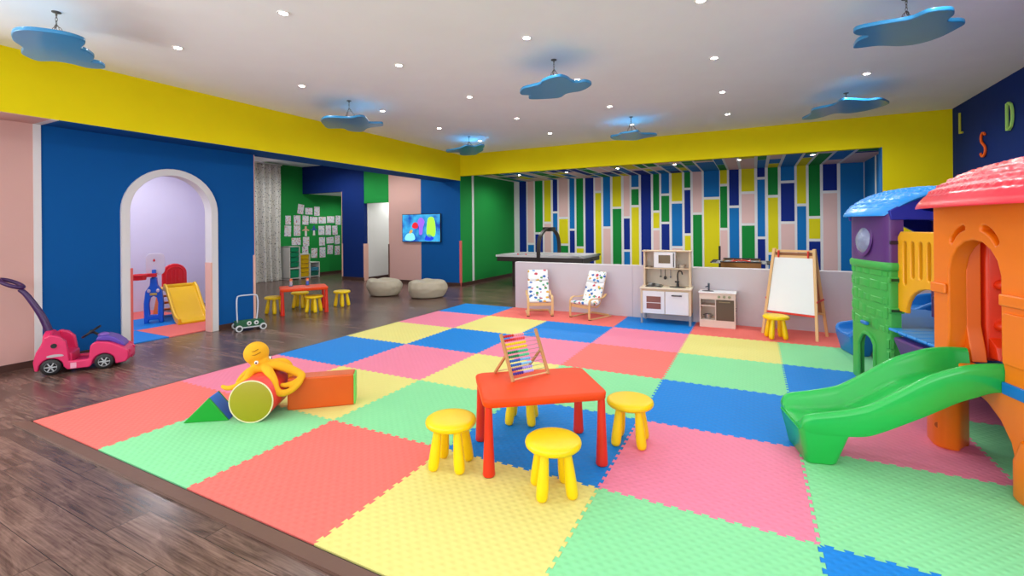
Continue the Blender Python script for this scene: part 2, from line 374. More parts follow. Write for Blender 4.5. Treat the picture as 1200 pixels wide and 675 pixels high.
for i in range(5): fb.box(7.47, 7.55, WY0+i*(WY1-WY0-.05)/4, WY0+i*(WY1-WY0-.05)/4+.05, .9, 2.75)
fb.box(7.47, 7.55, WY0, WY1, .9, .95).box(7.47, 7.55, WY0, WY1, 2.7, 2.75)
struct('added_window_2', fb, TRM, 'wide made-up window in the navy wall, out of view', smooth=False)  # unseen frame added to go with the fill lamp below
al = bpy.data.lights.new('added_window_fill', 'AREA'); al.shape = 'RECTANGLE'; al.size = 3.9; al.size_y = 1.8; al.energy = 95; al.color = (.95, .98, 1)  # area lamp added at the made-up opening to brighten walls and ceiling
ao = bpy.data.objects.new('added_window_fill', al); COL.objects.link(ao); ao.location = (7.54, -1.4, 1.82); ao.rotation_euler = (math.radians(-90), 0, math.radians(270))
ao.matrix_world = Matrix.Translation((7.54, -1.4, 1.82)) @ Matrix(((0, 0, 1, 0), (1, 0, 0, 0), (0, 1, 0, 0), (0, 0, 0, 1)))
struct('wall_right', wr, NAV, 'navy wall on the right with coloured letters', smooth=False)
struct('wall_rear', MB().box(-2.0, 7.5, -3.8, -3.7, 0, .8).box(-2.0, 7.5, -3.8, -3.7, 2.7, Z1).box(-2.0, -.6, -3.8, -3.7, .8, 2.7).box(6.2, 7.5, -3.8, -3.7, .8, 2.7), WHT, smooth=False)
fb = MB()
for i in range(5): fb.box(-.6+i*1.69, -.6+i*1.69+.05, -3.8, -3.72, .8, 2.7)
fb.box(-.6, 6.2, -3.8, -3.72, .8, .85).box(-.6, 6.2, -3.8, -3.72, 2.65, 2.7)
struct('added_window_1', fb, TRM, 'wide made-up window in the rear wall, out of view', smooth=False)  # invented window behind the camera, added for fill light
al = bpy.data.lights.new('added_window_fill', 'AREA'); al.shape = 'RECTANGLE'; al.size = 6.7; al.size_y = 1.85; al.energy = 150; al.color = (.93, .97, 1)  # unseen fill lamp, added because the ceiling and walls were too dark
ao = bpy.data.objects.new('added_window_fill', al); COL.objects.link(ao); ao.location = (2.8, -3.78, 1.75); ao.rotation_euler = (math.radians(90), 0, 0)
ao.rotation_euler = (math.radians(-90), 0, math.radians(180))
# striped wall
cols = []
def colB(x0, x1, *segs): cols.append(([x0/4.286+560, x1/4.286+560], [(c, (None if y is None else y/4.286+170)) for c, y in segs]))
def colR(x0, x1, *segs): cols.append(([x0/4.5+820, x1/4.5+820], [(c, (None if y is None else y/4.5+170)) for c, y in segs]))
n_, p_, g_, y_, b_ = 'NPGYB'
colB(216, 244, (n_, None)); colB(250, 281, (p_, 496), (b_, None)); colB(287, 326, (g_, 443), (n_, None)); colB(333, 367, (y_, 390), (p_, None))
colB(376, 400, (n_, 338), (b_, None)); colB(407, 453, (p_, 366), (y_, 500), (g_, None)); colB(460, 486, (b_, 425), (n_, None)); colB(494, 530, (g_, 514), (y_, None))
colB(539, 582, (n_, None)); colB(589, 620, (p_, 235), (y_, None)); colB(629, 666, (b_, 414), (p_, None)); colB(676, 721, (y_, 315), (g_, None))
colB(732, 763, (p_, 363), (n_, 530), (b_, None)); colB(771, 809, (b_, 216), (g_, 307), (y_, None)); colB(819, 870, (n_, None)); colB(880, 912, (g_, 334), (y_, 423), (p_, None))
colB(921, 962, (b_, 249), (g_, 391), (n_, None)); colB(973, 1027, (y_, 288), (b_, 513), (p_, None)); colB(1037, 1069, (g_, 220), (n_, 449), (y_, None)); colB(1079, 1126, (p_, 344), (g_, None))
colR(21, 105, (b_, 280), (y_, None)); colR(107, 146, (y_, 211), (g_, 443), (p_, None)); colR(155, 208, (n_, 325), (b_, None)); colR(220, 290, (y_, 251), (p_, 418), (g_, None))
colR(303, 345, (n_, 175), (b_, 489), (n_, None)); colR(359, 414, (g_, 270), (y_, 572), (b_, None)); colR(427, 501, (b_, 194), (n_, 409), (p_, None)); colR(512, 562, (y_, 316), (b_, None))
colR(574, 636, (g_, 381), (y_, 501), (n_, None)); colR(649, 726, (n_, 247), (p_, None)); colR(741, 872, (b_, None))
SM = {'N': 1, 'P': 2, 'G': 3, 'Y': 4, 'B': 5}
smats = [TRM, SNV, SPK, SGR, SYL, SBL]
YS = 10.85
w = MB().box(-1.6, XR+.35, YS, YS+.1, 0, ZA+.1)
cl = MB().box(-1.6, XR+.35, Y8+.1, YS+.1, ZA, ZA+.1)
ceil_spec = {23: 'PYG', 22: 'PNB', 24: 'BGP', 25: 'YBP', 26: 'BNP', 27: 'YBG', 28: 'GPP', 29: 'PBG', 30: 'PNG', 21: 'GBY', 20: 'BPG'}
rnd = random.Random(5)
for i, (xs, segs) in enumerate(cols):
    X0 = atY(xs[0], 240, YS).x-(.05 if i == 0 else 0); X1 = min(atY(xs[1], 240, YS).x, XR+.24); xm = sum(xs)/2
    zt = ZA
    for c, yb in segs:
        zb = 0 if yb is None else atY(xm, yb, YS).z
        w.box(X0+.004, X1-.004, YS-.004, YS, zb+(.03 if yb else 0), zt-.0, SM[c]); zt = zb-.03
    # the columns fold over on to the alcove ceiling
    spec = ceil_spec.get(i) or [rnd.choice('NPGYBPB') for _ in range(6)]
    cut = sorted(rnd.uniform(.15, .9) for _ in range(len(spec)-1)); yy = [0]+cut+[1]
    for k, c in enumerate(spec):
        a = YS-.01-(YS-Y8-.05)*yy[k]; b2 = YS-.01-(YS-Y8-.05)*yy[k+1]+.05
        if a-b2 > .03: cl.box(X0+.004, X1-.004, b2, a, ZA-.004, ZA, SM[c])
struct('wall_striped', w, smats, 'wall of blue, green, yellow, navy and pink upright panels', smooth=False)
struct('ceiling', cl, smats, 'alcove ceiling patterned like the striped wall', smooth=False)
# low partition
struct('wall_low', MB().box(1.03, 7.46, 5.86, 5.98, 0, .81), mat('partition_white', '#c8bfc5', .5), 'low white partition in front of the alcove', bevel=.006, seg=2)
for x in (3.07, 5.9): struct('trim_13', MB().box(x, x+.004, 5.857, 5.861, 0, .8), mat('joint_grey', '#aaa4ab'), smooth=False)

# foam floor ------------------------------------------------------
def jag(n, p0, p1, straight):
    """toothed line from p0 to p1"""
    p0 = Vector(p0); p1 = Vector(p1)
    if straight: return [p0, p1]
    L = (p1-p0).length; t = (p1-p0)/L; nn = Vector((-t.y, t.x)); k = max(1, round(L/.0714)); pit = L/k; h = .0085; out = [p0]
    for i in range(k):
        for s, o in ((.20, -h), (.30, -h), (.22, h), (.78, h), (.70, -h), (.80, -h))[1:5] if True else ():
            out.append(p0+t*((i+s)*pit)+nn*o)
    out.append(p1); return out
TILE = ['RGRYGBPG', 'PYGBPGRG', 'BPYGBPGY', 'YBPRGBPR', 'PYBPYGRB', 'BRRBRRPG']
CN = {'R': 'red', 'G': 'green', 'Y': 'yellow', 'B': 'blue', 'P': 'pink'}
CL = {'R': 'salmon red', 'G': 'light green', 'Y': 'pale yellow', 'B': 'bright blue', 'P': 'rose pink'}
ordn = ['first', 'second', 'third', 'fourth', 'fifth', 'sixth', 'seventh', 'eighth']
XE = [0, 1, 2, 3, 4, 5, 6, 7, 7.455]; YE = [0, 1, 2, 3, 4, 5, 5.855]
for i in range(6):
    for j in range(8):
        a, b2, c, d2 = (XE[j], YE[i]), (XE[j+1], YE[i]), (XE[j+1], YE[i+1]), (XE[j], YE[i+1])
        bot = jag(0, a, b2, i == 0); rgt = jag(0, b2, c, j == 7); top = jag(0, d2, c, i == 5)[::-1]; lft = jag(0, a, d2, j == 0)[::-1]
        pts = bot[:-1]+rgt[:-1]+top[:-1]+lft[:-1]
        ctr = Vector(((XE[j]+XE[j+1])/2, (YE[i]+YE[i+1])/2))
        q = [((p-ctr).x*.9985, (p-ctr).y*.9985) for p in pts]
        o = MB().prism(q, 0, .012, 'z').build('foam_mat', FOAM[CN[TILE[i][j]]], smooth=False)
        o.location = (ctr.x, ctr.y, 0)
        tag(o, f"{CL[TILE[i][j]]} foam puzzle mat, {ordn[j]} from the left in the {ordn[i]} row from the front", 'foam mat', 'foam puzzle mats on the floor')
edge = mat('mat_edge_strip', '#6b4c40', .5, .1, 30, .2)
struct('trim_14', MB().prism([(-.015, -.015), (7.4, -.015), (7.4, -.085), (-.085, -.085)], 0, .014, 'z').prism([(-.003, -.003), (7.4, -.003), (7.4, -.015), (-.015, -.015)], 0, .006, 'z', 1), [edge, mat('edge_gap', '#2a1c18')], 'brown wooden edging of the foam floor', smooth=False)
struct('trim_15', MB().prism([(-.004, -.015), (-.004, 5.86), (-.035, 5.86), (-.035, -.035)], 0, .012, 'z'), mat('thin_edge', '#4c352d', .5), smooth=False)

# mats in the arch room
def flat_mat(x0, x1, y0, y1, col, lab):
    o = MB().box(x0+.002, x1-.002, y0+.002, y1-.002, 0, .012).build('foam_mat', FOAM[col], smooth=False)
    tag(o, lab, 'foam mat', 'foam mats in the arch room')
flat_mat(-2.95, -2.1, 1.0, 1.95, 'blue', 'blue foam mat just inside the arched doorway, nearest the left jamb')
flat_mat(-2.95, -2.1, 1.95, 2.95, 'red', 'salmon foam mat just inside the arch, in front of the yellow slide')
flat_mat(-3.9, -2.95, 1.95, 2.95, 'blue', 'blue foam mat under the toy basketball stand')
flat_mat(-3.9, -2.95, 1.0, 1.95, 'red', 'salmon foam mat left of the basketball stand')
flat_mat(-4.69, -3.9, 1.95, 2.95, 'red', 'salmon foam mat against the back wall of the arch room')
flat_mat(-3.5, -2.95, 2.95, 3.3, 'yellow', 'yellow foam mat behind the yellow slide') if False else None

# downlights and added side-room spots ------------------------------------------------------
LAMP = mat('lamp_glow', '#fff6ec', emit=30)
ring = mat('white_lamp_ring', '#e8e6e2', .4)
WARM = (.965, 1, .97)
def light(x, y, z, P, rad=.035, color=WARM, size=168):
    l = bpy.data.lights.new('downlight_or_fill_spot', 'SPOT'); l.energy = P; l.spot_size = math.radians(size); l.spot_blend = .6
    l.shadow_soft_size = rad; l.color = color
    o = bpy.data.objects.new('downlight_or_fill_spot', l); COL.objects.link(o); o.location = (x, y, z-.035); return o
first = None
def fixture(x, y, z, lab, group):
    global first
    if first is None:
        first = thing('downlight', lab, 'ceiling light', (x, y, z), 0, group)
        MB().lathe([(.03, 0), (.033, -.006), (.045, -.008), (.048, -.004), (.048, 0)], n=24).build('rim', ring, first)
        MB().lathe([(0.0001, -.0065), (.031, -.006), (.031, -.0)], n=24).build('bulb_face', LAMP, first)
        return
    o = copy_tree(first); o.location = (x, y, z); tag(o, lab, 'ceiling light', group)
LX = [-.15, 1.38, 2.9, 4.4, 5.93]; LY = [-1.7, -.3, 1.08, 2.47, 3.87, 5.28, 6.66]
PW = 17
for j, y in enumerate(LY):
    for i, x in enumerate(LX):
        if j >= 2: fixture(x, y, Z1, f'small round white downlight, {ordn[i]} from the left in the {["nearest", "second nearest", "middle", "second furthest", "furthest"][j-2]} ceiling row', 'downlights in the main ceiling')
        light(x, y, Z1, PW*[.2, .3, .55, .85, 1.2, 1.7, 2.3][j])
for i, (x, y) in enumerate([(-.53, 9.2), (.74, 9.2), (2.0, 9.15), (3.25, 9.1), (4.5, 9.05), (5.75, 9.0)]):
    fixture(x, y, ZA-.004, f'small round downlight in the striped alcove ceiling, {ordn[i]} from the left', 'downlights in the alcove'); light(x, y, ZA, 42, size=172)
for x, y in ((-3.2, 4.6), (-3.2, 6.6), (-5.2, 6.8)): light(x, y, ZX-.02, 78, size=172)  # spots without fixtures, added where the side room was too dim
light(-6.2, 9.1, 2.45, 30, size=170); light(-4.2, 9.2, 2.44, 34, size=170)
for x, y in ((-3.0, 1.6), (-3.6, 2.6), (-3.4, .4)): light(x, y, 2.88, 54, .08, (.93, .94, 1), 172)

# ================================================================ THINGS
def place(o, x, y, rot=0, z=0): o.location = (x, y, z); o.rotation_euler = (0, 0, rot); return o
MT = .012
# ---------------- stools
YP = mat('yellow_plastic', '#f5cf04', .36, .03, 80, spec=.4)
def stool():
    t = thing('stool', 'x', 'stool')
    MB().lathe([(.0001, .238), (.10, .238), (.138, .243), (.147, .252), (.15, .264), (.146, .277), (.135, .285), (.11, .288), (.0001, .288)], n=40).build('seat', YP, t, ang=60)
    for k in range(4):
        a = PI/4+k*PI/2; c, s = math.cos(a), math.sin(a)
        pts = [(.084, .24), (.090, .19), (.098, .13), (.106, .07), (.113, .025), (.117, .008), (.118, .001)]
        rad = [.021, .025, .029, .032, .031, .026, .015]
        MB().tube([(r*c, r*s, z) for r, z in pts], rad, 16).build('leg', YP, t, ang=60)
    return t
S0 = stool()
SL = [((3.155, .845), .25, 'glossy yellow round stool left of the near red table', MT),
      ((3.80, .86), .62, 'glossy yellow round stool at the front of the near red table, closest to the camera', MT),
      ((3.25, 1.60), .3, 'yellow round stool partly hidden behind the near red table', MT),
      ((4.03, 1.61), .1, 'yellow round stool right of the near red table', MT),
      ((4.99, 5.22), .3, 'yellow round stool in front of the white easel', MT)]
for i, (p, r, l, z) in enumerate(SL):
    o = S0 if i == 0 else copy_tree(S0); place(o, *p, r, z); tag(o, l, 'stool', 'yellow stools')
for p, r, l in (((-2.42, 3.70), .2, 'yellow round stool left of the far red table'), ((-2.52, 4.28), .5, 'yellow round stool behind the far red table, between its legs'),
                ((-1.92, 4.08), .3, 'yellow round stool in front of the far red table'), ((-1.95, 4.72), .1, 'yellow round stool at the right end of the far red table')):
    o = copy_tree(S0); place(o, *p, r); tag(o, l, 'stool', 'yellow stools')
# ---------------- tables
RP = mat('orange_red_plastic', '#ea460c', .5, .04, 90, spec=.3)
RL = mat('red_leg_plastic', '#d92a10', .35, .03, 80)
BLK = mat('black_rubber', '#141414', .6)
def table(hx=.335, hy=.225, h=.437):
    t = thing('kids_table', 'x', 'table')
    def pp(z, dx): return [(x, y, z) for x, y in rrect(-hx-.03-dx, hx+.03+dx, -hy-.03-dx, hy+.03+dx, .05)]
    MB().loft([pp(h-.048, -.006), pp(h-.044, 0), pp(h-.012, .003), pp(h-.004, 0), pp(h, -.008)]).build('tabletop', RP, t, ang=60)
    for sx in (-1, 1):
        for sy in (-1, 1):
            l = MB().lathe([(.0001, .004), (.033, .004), (.036, .012), (.034, .03), (.027, .2), (.021, h-.046)], (0, 0, 0), 20,
                       M=Matrix.Translation((sx*hx, sy*hy, 0))).build('leg', RL, t, ang=60)
            MB().lathe([(.0001, 0), (.03, 0), (.032, .006), (.0001, .006)], (sx*hx, sy*hy, 0), 20).build('foot_pad', BLK, l)
    return t
T0 = table(); place(T0, 3.545, 1.225, math.radians(37), MT); tag(T0, 'orange-red plastic children\'s table with an abacus on it', 'table', 'red children\'s tables')
T1 = copy_tree(T0); place(T1, -2.07, 4.0, math.radians(20)); tag(T1, 'red plastic children\'s table on the wooden floor by the side room', 'table', 'red children\'s tables')
T1.rotation_euler = (0, 0, math.radians(56)); 
# ---------------- abacus
WD = mat('beech_wood', '#c08a54', .45, .1, 30, .15); WL = mat('light_birch', '#e2bd8a', .45, .08, 30, .12); MTL = mat('steel', '#b8b8b8', .3, metal=.9)
ab = thing('abacus', 'wooden abacus with rows of coloured beads standing on the red table', 'abacus')
A0 = Vector((3.41, 1.155)); A1 = Vector((3.545, 1.40)); Wd = (A1-A0).length; ang = math.atan2(A1.y-A0.y, A1.x-A0.x)
place(ab, A0.x, A0.y, ang, .437+MT)
# local x along the frame, +y away, frame leans back (+y)
lean = .14; hh = .275
def fr(x, t): return Vector((x, lean*t, hh*t))
for x, nm in ((0, 'rail'), (Wd, 'rail')):
    MB().strip([fr(x, .0), fr(x, 1.0)], (1, 0, 0), .018, .02).build('rail', WD, ab, bevel=.003, seg=2)
    piv = fr(x, .52)
    MB().strip([piv+Vector((0, .012, 0)), Vector((x, .215, .006))], (1, 0, 0), .014, .016).build('prop', WD, ab, bevel=.003, seg=2)
MB().cyl((0, .005, .012), (Wd, .005, .012), .005, n=8).cyl((0, .212, .012), (Wd, .212, .012), .004, n=8).build('crossbar', WL, ab)
BC = ['#d01c24', '#d01c24', '#f2d414', '#f2d414', '#118a50', '#118a50', '#1466c4', '#1466c4', '#4a2a9c', '#3a2a9a']
BC2 = ['#f4a0a0', '#e84a50', '#f2d414', '#f2d414', '#4ac890', '#5ad09a', '#7ac0ee', '#8ad0f4', '#b0a0e8', '#b8a8ee']
bead_me = {}
for k in range(10):
    t = .93-k*.087
    rod = MB().cyl(fr(0, t), fr(Wd, t), .0016, n=6).build('rod', MTL, ab)
    for q in range(10):
        hx = (BC if q < 5 else BC2)[k]
        if hx not in bead_me:
            bead_me[hx] = MB().ball((0, 0, 0), (.0082, .0098, .0098), 10, 6).mesh('bead'); bead_me[hx].materials.append(mat('bead_'+hx, hx, .3))
            for p in bead_me[hx].polygons: p.use_smooth = True
        o = bpy.data.objects.new('bead', bead_me[hx]); COL.objects.link(o); o.parent = rod; o.location = fr(.021+q*.0162, t)
# ---------------- soft play blocks
def ang2(v): return math.atan2(v[1], v[0])
VG = mat('green_vinyl', '#0f9a28', .38, .06, 50); VB = mat('blue_vinyl', '#1470d8', .38, .06, 50); VO = mat('orange_vinyl', '#d4560a', .38, .06, 40)
VR = mat('red_vinyl', '#ea4038', .4, .06, 40); VY = mat('olive_yellow_vinyl', '#a29608', .45, .08, 60); VLG = mat('light_green_vinyl', '#6cd060', .4)
t = thing('soft_wedge', 'green and blue soft play wedge lying left of the drum', 'soft play block', (1.06, .47, MT), math.radians(36))
tri = [(0, 0), (.31, 0), (.175, .175)]
MB().prism(tri, -.002, .016, 'y').build('side_panel', VG, t, bevel=.006)
MB().prism(tri, .014, .15, 'y').build('cover', VB, t, bevel=.008)
MB().prism(tri, .148, .162, 'y').build('side_panel', VG, t, bevel=.006)
t = thing('soft_drum', 'round soft play drum with red side and yellow end, under the octopus', 'soft play block', (1.5, .70, MT), math.atan2(.83, -.55)-PI/2)
Rx = Matrix.Rotation(-PI/2, 4, 'X')    # lathe axis z -> +y
R_ = .153
MB().lathe([(R_-.012, -.002), (R_, .008), (R_, .36), (R_-.012, .37)], M=Matrix.Translation((0, 0, R_)) @ Rx, n=48).build('side_cover', VR, t, ang=60)
MB().lathe([(.0001, -.008), (R_-.02, -.007), (R_-.006, -.002), (R_-.006, .004), (.0001, .004)], M=Matrix.Translation((0, 0, R_)) @ Rx, n=48).build('end_panel', VY, t, ang=60)
MB().lathe([(.0001, .366), (R_-.006, .366), (R_-.02, .378), (.0001, .378)], M=Matrix.Translation((0, 0, R_)) @ Rx, n=48).build('end_panel', VY, t, ang=60)
MB().tube([(R_*.985*math.cos(a), .0, R_+R_*.985*math.sin(a)) for a in [2*PI*i/48 for i in range(48)]], .005, 8, closed=True).build('piping', mat('cream_piping', '#e8dcb0', .6), t)
t = thing('soft_block', 'orange soft play block lying right of the octopus', 'soft play block', (1.54, .965, MT), math.atan2(.325, .38))
MB().box(0, .49, 0, .15, 0, .245).build('cover', VO, t, bevel=.012, seg=4)
MB().box(.486, .502, .006, .144, .006, .239).build('end_panel', VLG, t, bevel=.006)
# ---------------- octopus
OY = mat('yellow_plush', '#f0b010', .85, .5, 160, .15); OC = mat('plush_underside', '#e8cf88', .9, .4, 120)
oc = thing('octopus_plush', 'yellow plush octopus draped over the red drum', 'soft toy', (1.36, .92, .30+MT), math.atan2(.46, .888))
ob = MB(); ob.ball((-.078, 0, .138), (.090, .092, .088), 24, 16, M=None)
ob.ball((-.05, 0, .07), (.072, .068, .06), 20, 12); ob.ball((-.02, 0, .03), (.085, .07, .045), 20, 12)
ob.ball((-.035, -.055, .075), .02, 12, 8); ob.ball((.005, -.02, .085), .022, 12, 8)
def arm(pts, r0=.030, r1=.010):
    p = catmull(pts, 8); n = len(p); ob.tube(p, [1.18*(r0+(r1-r0)*(i/(n-1))**1.4) for i in range(n)], 12); ob.ball(p[-1], r1, 10, 6)
# local: x right, y away from the camera, z up; the drum top is z = 0
arm([(-.03, -.03, .03), (-.075, -.07, .02), (-.075, -.12, -.005), (-.07, -.165, -.015), (-.12, -.19, -.055), (-.19, -.19, -.07), (-.235, -.18, -.06)], .028, .012)
arm([(-.05, 0, .03), (-.12, -.03, 0), (-.175, -.05, -.06), (-.195, -.06, -.14), (-.185, -.07, -.20)], .028, .014)
arm([(0, -.03, .035), (.06, -.08, .015), (.115, -.12, -.04), (.145, -.15, -.09), (.185, -.15, -.125), (.24, -.12, -.12), (.285, -.08, -.085), (.30, -.05, -.055)], .030, .014)
arm([(.02, 0, .045), (.09, -.01, .045), (.17, 0, .015), (.25, 0, -.02), (.29, -.03, -.04), (.26, -.07, -.07), (.20, -.09, -.085), (.165, -.10, -.08)], .032, .013)
arm([(.02, .04, .03), (.1, .07, .01), (.16, .12, -.08), (.19, .16, -.2), (.21, .2, -.28)], .028, .012)
arm([(-.03, .05, .02), (-.1, .1, .0), (-.17, .14, -.08), (-.2, .16, -.18)], .028, .012)
arm([(0, .05, .03), (.03, .12, .02), (.02, .2, .015), (-.04, .26, .01)], .028, .012)
arm([(.02, .02, .05), (.10, .05, .055), (.15, .06, .02), (.17, .04, -.06), (.18, .03, -.12)], .028, .012)
o = ob.build('body', OY, oc, sub=0)
rm = o.modifiers.new('remesh', 'REMESH'); rm.mode = 'VOXEL'; rm.voxel_size = .0055; rm.use_smooth_shade = True
sm = o.modifiers.new('smooth', 'SMOOTH'); sm.iterations = 6; sm.factor = .6
for (ex, ey, ez) in ((-.040, -.068, .083), (.008, .034, .088)):
    e = MB().ball((ex, ey, ez), .0155, 16, 10).build('eye', mat('eye_white', '#f4f0ea', .2), oc)
    v = (Vector((.25, -1, -.05)) if ex < 0 else Vector((1, .15, 0))).normalized()
    MB().ball(Vector((ex, ey, ez))+v*.0095, .0085, 14, 8).build('pupil', mat('pupil_black', '#0c0c0c', .2), e)
MB().tube([Vector((-.085, -.080, .165)), Vector((-.05, -.082, .172)), Vector((-.025, -.07, .185))], .004, 6).tube([Vector((-.08, -.087, .14)), Vector((-.04, -.085, .145)), Vector((-.01, -.062, .16))], .004, 6).build('crease_stitching', mat('plush_brown', '#a8740c', .9), oc)

# ---------------- hanging clouds
CB = mat('cloud_blue', '#2b86bd', .3, coat=.3); CH = mat('chain_grey', '#6e6860', .4, metal=.6)
def cloud(mount, z, poly, crop, lab, tilt=0):
    s, ox, oy = crop
    pts = [atZ(a/s+ox, b/s+oy, z) for a, b in poly]
    m = atZ(mount[0], mount[1], Z1); c = Vector((m.x, m.y, 0))
    t = thing('hanging_cloud', lab, 'ceiling decoration', (m.x, m.y, z), 0, 'blue clouds hanging from the ceiling')
    lp = cat2([((p-c).x, (p-c).y) for p in pts], 5)
    panel('board', [lp], .03, CB, t, .006, Matrix.Translation((0, 0, .015)))
    # fixing hook, short chain and legs
    top = Z1-z; mid = Vector((0, 0, top-.10))
    xs = [p[0] for p in lp]; ys = [p[1] for p in lp]; cc = Vector(((min(xs)+max(xs))/2, (min(ys)+max(ys))/2, .03))
    MB().lathe([(.0001, top), (.03, top), (.03, top-.006), (.008, top-.012), (.006, top-.03), (.0001, top-.03)], n=16).build('hook', CH, t)
    ch = MB()
    for (a, b3) in ((Vector((0, 0, top-.02)), mid),)+tuple((mid, Vector((cc.x*.6+dx, cc.y*.6+dy, .028))) for dx, dy in ((-.10, -.02), (.02, -.1), (.11, .05))):
        L = (b3-a).length; k = max(3, int(L/.028)); dd = (b3-a)/k; u = dd.normalized(); sd = u.orthogonal().normalized(); sd2 = u.cross(sd)
        for i in range(k):
            c0 = a+dd*(i+.5); s_ = sd if i % 2 else sd2
            ch.tube([c0+u*math.cos(w_)*.017+s_*math.sin(w_)*.007 for w_ in [2*PI*q/10 for q in range(10)]], .0022, 5, closed=True)
    ch.build('chain', CH, t)
cloud((66, 14), 2.88, [(90, 270), (120, 245), (220, 238), (400, 258), (550, 285), (665, 325), (672, 355), (640, 385), (690, 410), (745, 450), (735, 478), (720, 490), (790, 505), (830, 530), (815, 545), (700, 540), (560, 505), (440, 487), (300, 483), (190, 440), (165, 415), (180, 380), (110, 330), (92, 300)], (6.747, 0, 0), 'long flat blue cloud board over the pink wall, nearest the left edge')
cloud((409, 118), 2.88, [(155, 405), (200, 370), (300, 365), (440, 372), (530, 365), (580, 355), (650, 365), (690, 410), (710, 430), (840, 432), (858, 450), (840, 465), (690, 485), (630, 522), (540, 525), (460, 512), (400, 488), (240, 487), (190, 455)], (9.64, 360, 100), 'blue cloud board with a thin tail before the yellow beam, second from the left')
cloud((549.5, 160), 2.90, [(170, 495), (260, 480), (380, 455), (480, 415), (600, 430), (700, 405), (765, 415), (765, 435), (740, 460), (750, 485), (680, 525), (620, 555), (440, 562), (385, 545), (370, 518), (200, 518)], (13.33, 510, 140), 'small blue cloud board hanging at the corner of the two yellow beams')
cloud((649, 70), 2.86, [(185, 470), (230, 425), (400, 380), (440, 345), (540, 305), (640, 290), (720, 310), (780, 350), (850, 355), (920, 348), (985, 365), (985, 395), (880, 450), (720, 480), (640, 525), (500, 540), (310, 545), (285, 525), (290, 500), (210, 495)], (9.64, 590, 60), 'blue cloud board in the middle of the ceiling, shaped like a hat')
cloud((739.5, 137), 2.88, [(190, 500), (290, 480), (340, 455), (470, 435), (585, 422), (635, 455), (760, 458), (850, 465), (850, 485), (740, 505), (640, 525), (560, 545), (440, 547), (240, 540)], (12.28, 700, 120), 'narrow blue cloud board just before the yellow lintel, right of the middle')
cloud((991.5, 109), 2.93, [(170, 430), (250, 385), (280, 335), (480, 290), (550, 245), (640, 232), (820, 240), (960, 228), (1035, 258), (1040, 275), (940, 310), (800, 345), (640, 368), (500, 370), (380, 405), (260, 430)], (8.571, 920, 90), 'long blue cloud board with a pointed left tip near the navy wall')
cloud((1062, -2), 2.86, [(140, 275), (170, 245), (300, 215), (480, 185), (620, 160), (760, 105), (900, 85), (970, 90), (975, 125), (925, 175), (1040, 178), (1065, 200), (1000, 240), (860, 310), (700, 360), (540, 383), (340, 382), (160, 402), (145, 385), (180, 340), (265, 300), (180, 295)], (7.059, 980, 0), 'large blue cloud board with forked ends at the upper right')

# ---------------- wall letters
def letter(name, strokes, hx, yc, zc, hgt, lab):
    t = thing('wall_letter', lab, 'wall letter', (7.46, yc, zc-hgt/2), 0, 'coloured letters on the navy wall')
    mb = MB()
    for st, closed in strokes:
        mb.strip([(-.02, -a*hgt, b4*hgt) for a, b4 in st], (1, 0, 0), .024, .028, closed=closed)
    mb.build('letter_body', mat('letter_'+hx, hx, .4), t, bevel=.006, seg=2)
S_ = cat2([(.26, .86), (.16, .96), (.02, .97), (-.1, .88), (-.12, .74), (-.04, .6), (.1, .5), (.24, .38), (.28, .22), (.18, .06), (.02, .02), (-.10, .08), (-.16, .17)], 4, False)
letter('L', [([(-.12, 1), (-.12, .03), (.2, .03)], False)], '#b8b838', atX(1128, 144, 7.46).y, atX(1128, 144, 7.46).z, .31, 'olive yellow letter L near the corner of the navy wall')
letter('S', [(S_, False)], '#f05a10', atX(1153.5, 169.5, 7.46).y, atX(1153.5, 169.5, 7.46).z, .32, 'orange letter S low on the navy wall')
letter('D', [([(-.15, .03), (-.15, .97), (.0, .97), (.16, .88), (.24, .68), (.25, .5), (.24, .32), (.16, .12), (.0, .03)], True)], '#a8dc70', atX(1185, 136, 7.46).y, atX(1185, 136, 7.46).z, .335, 'light green letter D high on the navy wall')

# ---------------- screen
t = thing('wall_screen', 'flat wall screen glowing with bright blue cartoon colours on the pink and blue wall', 'television', (-2.69, Y8, 1.06))
MB().box(-.605, .605, -.045, -.005, 0, .71).build('casing', mat('screen_black', '#0c0c10', .3), t, bevel=.004)
m = bpy.data.materials.new('screen_picture'); m.use_nodes = True; nt = m.node_tree; L = nt.links.new; bs = nt.nodes['Principled BSDF']
tc = nt.nodes.new('ShaderNodeTexCoord'); nz = nt.nodes.new('ShaderNodeTexNoise'); nz.inputs['Scale'].default_value = 3.5; nz.inputs['Detail'].default_value = 3; L(tc.outputs['Object'], nz.inputs['Vector'])
rp = nt.nodes.new('ShaderNodeValToRGB'); L(nz.outputs['Fac'], rp.inputs[0]); e = rp.color_ramp.elements; e[0].position = .38; e[0].color = lin('#0a50c8'); e[1].position = .62; e[1].color = lin('#40c4ff')
L(rp.outputs[0], bs.inputs['Emission Color']); bs.inputs['Emission Strength'].default_value = .8; bs.inputs['Base Color'].default_value = (0, 0, 0, 1)
MB().box(-.59, .59, -.047, -.0455, .015, .695).build('picture', m, t, smooth=False)
def glow(n, hx): return mat('screen_'+n, hx, emit=.75)
